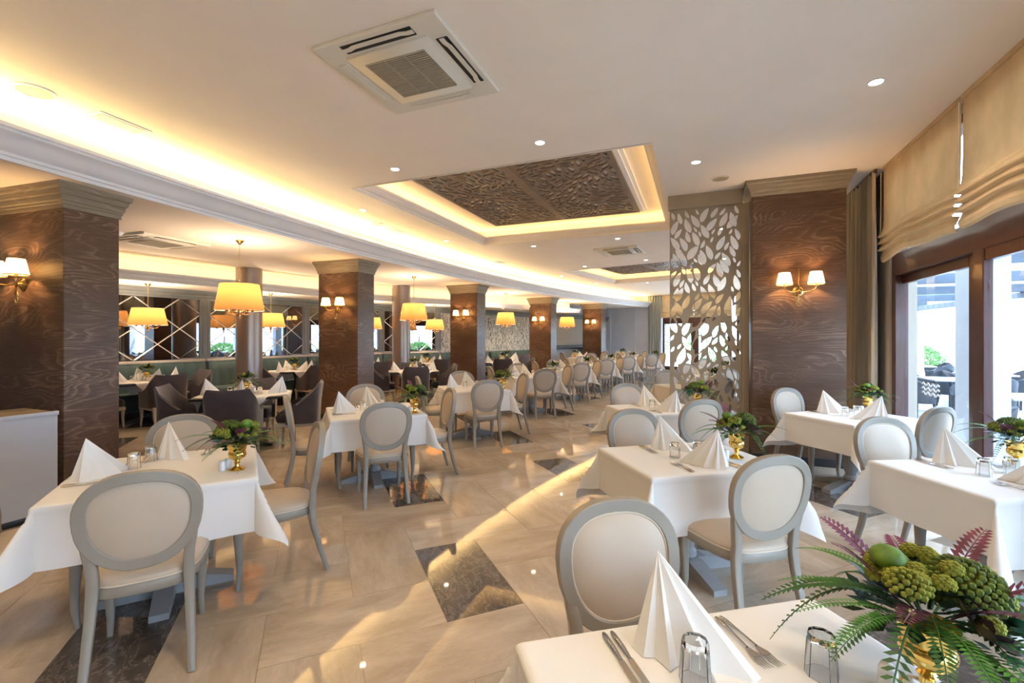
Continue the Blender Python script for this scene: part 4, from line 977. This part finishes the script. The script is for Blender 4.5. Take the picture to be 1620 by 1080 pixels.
def head_mesh(r, mat, nm, k, rr, seed):
    rng = random.Random(seed); mb = MB()
    for i in range(k):
        z = 1-1.35*(i+.5)/k; a = i*2.39996; q = math.sqrt(max(0, 1-z*z)); mb.ball((r*q*cos(a), r*q*sin(a), r*z*.8), rr*rng.uniform(.8, 1.25), 5, 4)
    return mb.mesh(nm, mat)
BERRY = head_mesh(.0135, M_BERRY, 'billy_button', 44, .0042, 6); HEAD = head_mesh(.068, M_HEAD, 'green_bloom', 190, .0065, 3); HEAD2 = head_mesh(.035, M_BERRY, 'lime_bloom', 60, .006, 4)
def rosette_mesh(mat, nm, r):
    mb = MB()
    for ring, (k, tilt, ln) in enumerate(((7, .35, 1.0), (6, .75, .8), (4, 1.15, .55))):
        for i in range(k):
            a = 2*PI*i/k+ring*.5; L = r*ln; pts = []
            for (u, w_, h) in ((.08, .10, 0), (.5, .30, .05), (.8, .26, .12), (1.0, .02, .2)):
                for s in (-1, 1):
                    p = Vector((L*u*cos(tilt), s*w_*L*.9, L*u*sin(tilt)+L*h*.4)); pts.append((p.x*cos(a)-p.y*sin(a), p.x*sin(a)+p.y*cos(a), p.z))
            mb.add(pts, [(0, 1, 3, 2), (2, 3, 5, 4), (4, 5, 7, 6)])
    return mb.mesh(nm, mat, True, 70)
SUCC = rosette_mesh(M_SUCC, 'plum_succulent', .06); TEALS = rosette_mesh(M_TEALF, 'teal_succulent', .045)
def clump_mesh(n, R, seed):
    rng = random.Random(seed); mb = MB()
    for i in range(n):
        a = rng.uniform(0, 2*PI); el = rng.uniform(-.25, 1.35); r0 = R*rng.uniform(.35, .75); p = Vector((r0*cos(el)*cos(a), r0*cos(el)*sin(a), r0*sin(el)*.8)); d = (p.normalized()+Vector((rng.uniform(-.4, .4), rng.uniform(-.4, .4), rng.uniform(-.3, .3)))).normalized()
        L = R*rng.uniform(.2, .38); sd = d.cross(Vector((0, 0, 1))).normalized()*L*.28
        mb.add([p, p+d*L*.5+sd, p+d*L, p+d*L*.5-sd], [(0, 1, 2, 3)])
    return mb.mesh('foliage', M_LEAF, True, 60)
CLUMP = clump_mesh(210, .15, 5)
VASE = MB().lathe([(0, 0), (.043, 0), (.045, .006), (.03, .014), (.014, .022), (.012, .035), (.018, .042), (.012, .05), (.02, .058), (.042, .072), (.048, .09), (.046, .105), (.042, .11), (.046, .118), (.052, .15), (.050, .15), (.04, .115), (0, .10)], 24, cap=False).mesh('vase', M_GOLD, True, 40)
def turned(name, me, parent, loc, rx, ry, rz, sc=1.0):
    o = put(name, me, parent, loc); o.rotation_euler = (rx, ry, rz); o.scale = (sc, sc, sc); return o
def make_bouquet(seed, full):
    rng = random.Random(seed); t = thing('flower_vase', 'flowers', 'flower vase', (0, 0, 0), 0, 'gold vases of green flowers')
    put('vase', VASE, t); c = put('foliage', CLUMP, t, (0, 0, .165)); c['kind'] = 'stuff'
    n = 26 if full else 12
    for k in range(n):
        a = 2*PI*k/n+rng.uniform(-.15, .15); me = FR[(0, 1, 3, 0, 1)[k % 5]]
        turned('fern_frond', me, t, (.03*cos(a), .03*sin(a), .16+rng.uniform(-.01, .02)), 0, rng.uniform(-.28, .02), a, rng.uniform(.85, 1.15))
    for k in range(7 if full else 3):
        a = 2*PI*k/7+.3; turned('plum_fern_frond', FR[2], t, (.05*cos(a), .05*sin(a), .19), 0, rng.uniform(-.5, .1), a, rng.uniform(.9, 1.2))
    spots = []
    nb = 20 if full else 12
    for k in range(nb):
        for _ in range(20):
            a = rng.uniform(0, 2*PI); el = rng.uniform(.35, 1.35); R = .118+rng.uniform(-.01, .015); p = Vector((R*cos(el)*cos(a), R*cos(el)*sin(a), .175+R*sin(el)*.85))
            if all((p-q).length > .027 for q in spots): spots.append(p); break
        else: continue
        o = put('billy_button', BERRY, t, tuple(p)); o.scale = (1.2 if full else 1.0,)*3
    put('green_bloom', HEAD, t, (.02, -.05, .235)); put('lime_bloom', HEAD2, t, (-.075, .03, .25)); put('lime_bloom', HEAD2, t, (.09, .02, .235))
    turned('green_pod', POD, t, (-.02, .06, .275), .3, .2, 0); turned('plum_succulent', SUCC, t, (.085, -.055, .20), .5, .6, .4); turned('plum_succulent', SUCC, t, (-.08, -.07, .195), .5, -.5, 1); turned('teal_succulent', TEALS, t, (.03, -.115, .18), 1.1, .1, .2)
    return t
bq_full, bq = make_bouquet(3, True), make_bouquet(8, False)
def small_bouquet():
    t = thing('flower_vase', 'flowers', 'flower vase', (0, 0, 0), 0, 'gold vases of green flowers')
    put('vase', VASE, t); mb = MB(); rng = random.Random(4)
    c = put('foliage', CLUMP, t, (0, 0, .165)); c['kind'] = 'stuff'; c.scale = (1.25, 1.25, 1.15)
    for k in range(5):
        a = 2*PI*k/5; turned('fern_frond', FR[1], t, (.03*cos(a), .03*sin(a), .17), 0, .1, a)
    for k in range(5):
        a = 2*PI*k/5+.4; put('billy_button', BERRY, t, (.08*cos(a), .08*sin(a), .265)).scale = (1.4,)*3
    return t
bq_small = small_bouquet()

# ------------------------------------------------------------------ laying out the tables
tabA, tabB, tabL = make_table(.45, .45), make_table(.45, .35), make_table(.55, .42, True)
clA = [cloth_mesh(.45, .45, .755, .755, 0, k) for k in range(3)]; clB = [cloth_mesh(.45, .35, .74, .70, 0, 5+k) for k in range(3)]
clL = [cloth_mesh(.55, .42, .56, .56, PI/4, 9+k, 32, .1) for k in range(2)]
SIDE = {0: 'near side', 1: 'right side', 2: 'far side', 3: 'left side'}
def lay(P, cx, cy, rot, kind, chairs, sets, vase=None, vkind=0, detail=2, dist=.56, jit=None, shakers=True, cdist=None, glasses=None, shift=0.0, nshift=.04, nsc=1.12):
    """one table with everything that stands on and round it.
    sides 0..3 = near (-y of the table), right (+x), far (+y), left (-x); rot turns the table"""
    c, s = cos(rot), sin(rot); W = lambda x, y: (cx+x*c-y*s, cy+x*s+y*c)
    hx, hy = {'A': (.45, .45), 'B': (.45, .35), 'L': (.55, .42)}[kind]; rng = random.Random(int(cx*100+cy*37))
    tb = {'A': tabA, 'B': tabB, 'L': tabL}[kind]
    place(tb, 'pedestal table standing under a white cloth, %s' % P, (cx, cy, 0), rot)
    cm = {'A': clA, 'B': clB, 'L': clL}[kind]; o = put('tablecloth', rng.choice(cm), None, (cx, cy, 0), rot)
    tag(o, 'white cloth draped over %s' % P, 'tablecloth', 'white tablecloths')
    D = [(0, -1), (1, 0), (0, 1), (-1, 0)]
    for k in chairs:
        dx, dy = D[k]; q = (cdist or {}).get(k, (hy if k in (0, 2) else hx)+.13) if cdist is not None or True else dist
        jx, ja = (jit or {}).get(k, (0, 0)); x, y = dx*q-dy*jx, dy*q+dx*jx; p = W(x, y)
        a = rot+math.atan2(-dy, -dx)-PI/2+ja
        if kind == 'L': place(velvet, 'plum velvet chair on the %s of %s' % (SIDE[k], P), (*p, 0), a)
        else: place(chair, 'grey oval back chair on the %s of %s' % (SIDE[k], P), (*p, 0), a)
    z = TZ+.0055
    for k in sets:
        dx, dy = D[k]; e = (hy if k in (0, 2) else hx)-.085; side = SIDE[k].replace(' side', '')
        tx, ty = -dy, dx                                   # tangent
        p = W(dx*e+tx*nshift, dy*e+ty*nshift); a = rot+math.atan2(-dy, -dx)
        o = put('napkin', napkin_me, None, (*p, z), a+.65+rng.uniform(-.15, .15)); o.scale = (1.0, 1.0, nsc); tag(o, 'white napkin at the %s setting of %s' % (side, P), 'napkin', 'pleated napkins')
        if detail >= 1 and not glasses:
            p = W(dx*(e-.26)-tx*.09, dy*(e-.26)-ty*.09); o = put('tumbler', tumbler_me, None, (*p, z), 0); tag(o, 'upturned tumbler at the %s setting of %s' % (side, P), 'glass', 'upturned tumblers')
        if detail >= 2:
            for q, (pr, nm) in enumerate(((knife, 'knife'), (fork, 'fork'))):
                for r in (0, 1):
                    off_ = .145+.024*r if q == 0 else -(.165+.024*r); p = W(dx*(e-.035)+tx*(off_+shift), dy*(e-.035)+ty*(off_+shift))
                    place(pr, '%s %s at the %s setting of %s' % (('inner', 'outer')[r], nm, side, P), (*p, z), a-PI/2+(.0 if q == 0 else .05*(1 if r else -1)))
    for k, q in enumerate(glasses or ()):
        o = put('tumbler', tumbler_me, None, (*q, z), 0); tag(o, 'upturned tumbler, the %s of the two on %s' % (('left', 'right')[k], P), 'glass', 'upturned tumblers')
    if vase:
        p = W(*vase); b = (bq_small, bq, bq_full)[vkind]; vo = place(b, 'gold vase of green flowers on %s' % P, (*p, z), rng.uniform(0, 6.28))
        if vkind == 2: vo.scale = (1.1, 1.1, 1.05)
        if detail >= 1 and shakers:
            ux, uy = -vase[0], -vase[1]; l = math.hypot(ux, uy) or 1
            for r, sd in ((0, -1), (1, 1)):
                q = W(vase[0]+ux/l*.075-uy/l*.026*sd, vase[1]+uy/l*.075+ux/l*.026*sd); o = put('salt_shaker', shaker_me, None, (*q, z)); tag(o, 'white %s shaker beside the vase on %s' % (('salt', 'pepper')[r], P), 'shaker', 'salt and pepper shakers')
A4 = (0, 1, 2, 3)
def wv(cx, cy, rot, X, Y):
    """vase spot given in world metres -> table space"""
    dx, dy = X-cx, Y-cy; return (dx*cos(rot)+dy*sin(rot), -dx*sin(rot)+dy*cos(rot))
# the row on the left of the passage
ROWA = [('the front left table', -2.97, 1.80, 52), ('the second left row table', -3.24, 4.05, 46), ('the third left row table', -3.25, 6.42, 41), ('the fourth left row table', -3.17, 8.85, 39), ('the fifth left row table', -3.0, 11.05, 38), ('the sixth left row table', -2.76, 13.05, 36), ('the seventh left row table', -2.42, 15.0, 34), ('the eighth left row table', -1.90, 17.1, 32)]
for n, (P, x, y, r) in enumerate(ROWA):
    r = rad(r); vx = (-2.56, 1.94) if n == 0 else (x+.5, y+.02)
    lay(P, x, y, r, 'A', A4, (2, 3) if n < 3 else (2, 3), wv(x, y, r, *vx), 1 if n < 3 else 0, 2 if n < 2 else (1 if n < 5 else 0), glasses=((-3.155, 1.72), (-3.255, 1.87)) if n == 0 else None)
# the tables on the right
def layB(P, x, y, r, chairs, sets, vX, vY, vk, det, **kw): lay(P, x, y, rad(r), 'B', chairs, sets, wv(x, y, rad(r), vX, vY), vk, det, **kw)
layB('the foreground table', .15, 1.09, 35, (2,), (2,), .475, 1.30, 2, 2, shift=.065, nshift=.115, nsc=1.2, glasses=((-.006, 1.147), (.27, 1.28)))
layB('the centre right table', -.07, 3.27, 35, (0, 2), (0, 2), .235, 3.36, 1, 2)
layB('the table before the leaf screen', -.40, 5.36, 36, (0, 2), (0, 2), .0, 5.55, 1, 2)
layB('the window table beside the right column', 1.43, 5.58, 40, (0, 2), (0, 2), 1.68, 5.98, 1, 2)
layB('the window table at the right edge', 1.60, 3.51, 27, (2,), (2, 0), 1.81, 3.77, 1, 2)
layB('the table behind the leaf screen', -.10, 8.0, 34, (0, 2), (0, 2), .25, 8.1, 0, 1)
layB('the second table behind the leaf screen', .15, 10.3, 32, (0, 2), (0, 2), .5, 10.4, 0, 1)
layB('the third table behind the leaf screen', .55, 12.7, 30, (0, 2), (0, 2), .9, 12.8, 0, 0)
layB('the window table behind the right column', 1.38, 8.45, 36, (2,), (0, 2), 1.55, 8.7, 0, 1)
layB('the farthest right table', 1.2, 15.2, 28, (0, 2), (0, 2), 1.5, 15.3, 0, 0)
layB('the table between the last two columns', -4.05, 17.25, 36, A4, (0, 2), -4.35, 17.2, 0, 0)
layB('the table nearest the end wall', -2.75, 19.3, 30, A4, (0, 2), -2.9, 19.4, 0, 0)
# the mirror side
def layL(P, x, y, r, chairs, det=1, vk=0, **kw): lay(P, x, y, rad(r), 'L', chairs, (0, 1, 2, 3), (.0, .05), vk, det, **kw)
layL('the plum chair table under the nearest pendant', -5.85, 4.55, 40, A4, 1)
layL('the plum chair table under the second pendant', -6.15, 9.1, 38, A4, 1)
layL('the plum chair table under the third pendant', -5.62, 13.1, 25, A4, 0)
layL('the banquette table under the first full mirror', -9.22, 5.25, 82, (0, 1, 3), 1)
layL('the banquette table behind the first round column', -8.84, 8.2, 83, (0, 1, 3), 1)
layL('the banquette table under the third mirror', -8.40, 10.1, 73, (0, 1, 3), 0)
layL('the banquette table under the fourth mirror', -7.64, 12.05, 62, (0, 1, 3), 0)
layL('the banquette table under the reed wallpaper', -6.30, 15.2, 69, (0, 1), 0)
# ------------------------------------------------------------------ outdoors: terrace with pergola
M_PAVE = pmat('terrace_paving', (.55, .53, .50), .7, var=.08, scale=2); M_LAWN = pmat('lawn', (.40, .46, .26), .9, var=.3, scale=3)
M_RENDER = pmat('shade_greyed_render', (.52, .54, .60), .7, var=.03); M_BEAM = pmat('dark_beam', (.07, .09, .12), .6, var=.1); M_WICK = pmat('dark_wicker', (.03, .035, .045), .7, var=.3, scale=60, bump=.6, bscale=140)  # white render greyed towards blue: the posts' shade is put into its colour
struct(obj('floor', slab(MB(), [(2.0, -20), (26, -20), (26, 45), (-14, 45), (-14, 26), (-6, 24.2), (4.8, 20.3), (3.3, 16), (2.1, 11)], -.02, .1, down=False), M_PAVE, smooth=False), 'sunlit stone terrace outside the windows')
struct(obj('floor', MB().box(-150, 150, -150, 150, -.4, -.25), M_LAWN, smooth=False), 'lawn around the building')
pg = thing('pergola', 'dark beamed pergola with pale slats over the terrace', 'pergola', (2.45, 0, 0))
def pstart(y): return .3 if y < 10.5 else (.35+1.08*(y-10.5)/5 if y < 15.7 else (1.45+1.45*(y-15.7)/4.2 if y < 20.5 else 3.3))
for y in range(-9, 31, 3): obj('beam', MB().bbox(pstart(y), 5.2, y-.07, y+.07, 2.62, 2.82, .01), M_BEAM, pg, ang=30)
for x, y1 in ((.5, 10.6), (4.9, 31)): obj('edge_beam', MB().bbox(x-.06, x+.06, -10, y1, 2.46, 2.62, .01), M_BEAM, pg, ang=30)
slat = MB().bbox(.2, 5.3, -.035, .035, 2.82, 2.87, .006).mesh('slat', M_RENDER)
for k in range(100):
    put('slat', slat, pg, (max(0, pstart(-9.6+.4*k)-.2), -9.6+.4*k, 0))
for n, (x, y) in enumerate(((2.95, 6.75), (2.95, 11.0), (4.0, 15.6), (2.95, 2.4), (7.35, 3.0), (7.35, 9.0), (7.35, 15.0), (7.35, 21.0), (7.35, 27))):
    t = thing('terrace_post', 'white rendered terrace post %s' % ['right outside the wave marked window', 'outside the window behind the column', 'outside the fourth window', 'outside at the right edge', 'first of the outer row', 'second of the outer row', 'third of the outer row', 'fourth of the outer row', 'last of the outer row'][n], 'post', (x, y, -.02), 0, 'white terrace posts')
    obj('shaft', MB().bbox(-.17, .17, -.17, .17, 0, 2.48, .01), M_RENDER, t, ang=30); obj('base', MB().bbox(-.19, .19, -.19, .19, 0, .12, .01), M_RENDER, t, ang=30)
def make_wicker():
    t = thing('wicker_chair', 'chair', 'chair', (0, 0, 0), 0, 'dark wicker terrace chairs'); mb = MB(); vs = []; n = 20
    for i in range(n+1):
        a = PI*(-.1+1.2*i/n); h = .82-.18*abs(cos(a))**2
        for r, z in ((.27, .30), (.30, h), (.33, h-.02), (.30, .30)): vs.append((r*cos(a), -r*sin(a)*.95, z))
    mb.add(vs, [(i*4+k, i*4+(k+1) % 4, (i+1)*4+(k+1) % 4, (i+1)*4+k) for i in range(n) for k in range(4)]); obj('backrest', mb, M_WICK, t, ang=60)
    obj('seat', MB().lathe([(.0, .28), (.28, .28), (.29, .34), (.27, .42), (0, .44)], 20), M_WICK, t)
    for sx, sy in ((-1, -1), (1, -1), (1, 1), (-1, 1)): obj('leg', MB().sweep([(sx*.17, sy*.17, .3), (sx*.21, sy*.21, 0)], rsect(.04, .04)), M_WICK, t)
    return t
wick = make_wicker()
k = 0; ORD = ['first', 'second', 'third', 'fourth', 'fifth', 'sixth', 'seventh']
for n, (x, y) in enumerate(((4.3, 8.6), (4.6, 11.6), (4.5, 5.4), (5.9, 13.4), (5.7, 16.5), (6.0, 9.8), (4.4, 2.6))):
    t = thing('terrace_table', 'pale terrace table outside the glass, %s' % ORD[n], 'table', (x, y, -.02), 0, 'terrace tables'); obj('top', MB().bbox(-.4, .4, -.4, .4, .70, .735, .01), M_RENDER, t, ang=30); obj('leg', MB().lathe([(.22, 0), (.22, .02), (.03, .05), (.03, .7)], 16), M_BEAM, t)
    for a, sd in ((.4, 'right'), (2.0, 'far'), (3.6, 'left'), (5.2, 'near')):
        place(wick, 'dark wicker tub chair on the %s side of the %s terrace table' % (sd, ORD[n]), (x+.72*cos(a), y+.72*sin(a), -.02), a+PI/2, 'dark wicker chairs of the %s terrace table' % ORD[n])
def shrub_mesh(R, H, seed, n=1500):
    rng = random.Random(seed); mb = MB()
    for i in range(n):
        a = rng.uniform(0, 2*PI); u = rng.uniform(0, 1); p = Vector((R*cos(a)*math.sqrt(1-(2*u-1)**2)*rng.uniform(.6, 1), R*sin(a)*math.sqrt(1-(2*u-1)**2)*rng.uniform(.6, 1), H*u)); d = Vector((rng.gauss(0, 1), rng.gauss(0, 1), rng.gauss(0, 1))).normalized()*.14; e = d.orthogonal().normalized()*.05
        mb.add([p, p+d*.5+e, p+d, p+d*.5-e], [(0, 1, 2, 3)])
    return mb.mesh('foliage', M_FERN2, True, 60)
SH = [shrub_mesh(1.0, 1.1, 1), shrub_mesh(1.6, 2.9, 2)]
for n, (x, y, s) in enumerate(((13, 4, 0), (13.5, 8, 0), (13, 12.5, 0), (14, 17, 0), (13, 22, 0), (6.5, 29, 1), (3.5, 31, 0), (.5, 32, 1), (9.5, 27, 0), (-3, 33, 1))):
    t = thing('shrub', 'leafy green shrub beyond the terrace, %s' % ['opposite the viewer', 'opposite the wave marked window', 'opposite the right column', 'opposite the third window', 'opposite the last window', 'beyond the end wall, middle', 'beyond the end wall, left of middle', 'beyond the end wall, left', 'at the terrace corner', 'far left beyond the end wall'][n], 'shrub', (x, y, -.25), 0, 'shrubs beyond the terrace')
    f = put('foliage', SH[s], t, (0, 0, .2)); f['kind'] = 'stuff'; obj('stem', MB().tube([(0, 0, 0), (.05, 0, 1), (0, .05, 1.8)], .06, 6), M_PANEL, t)
# prototypes that were never used would stay at the origin: none are left
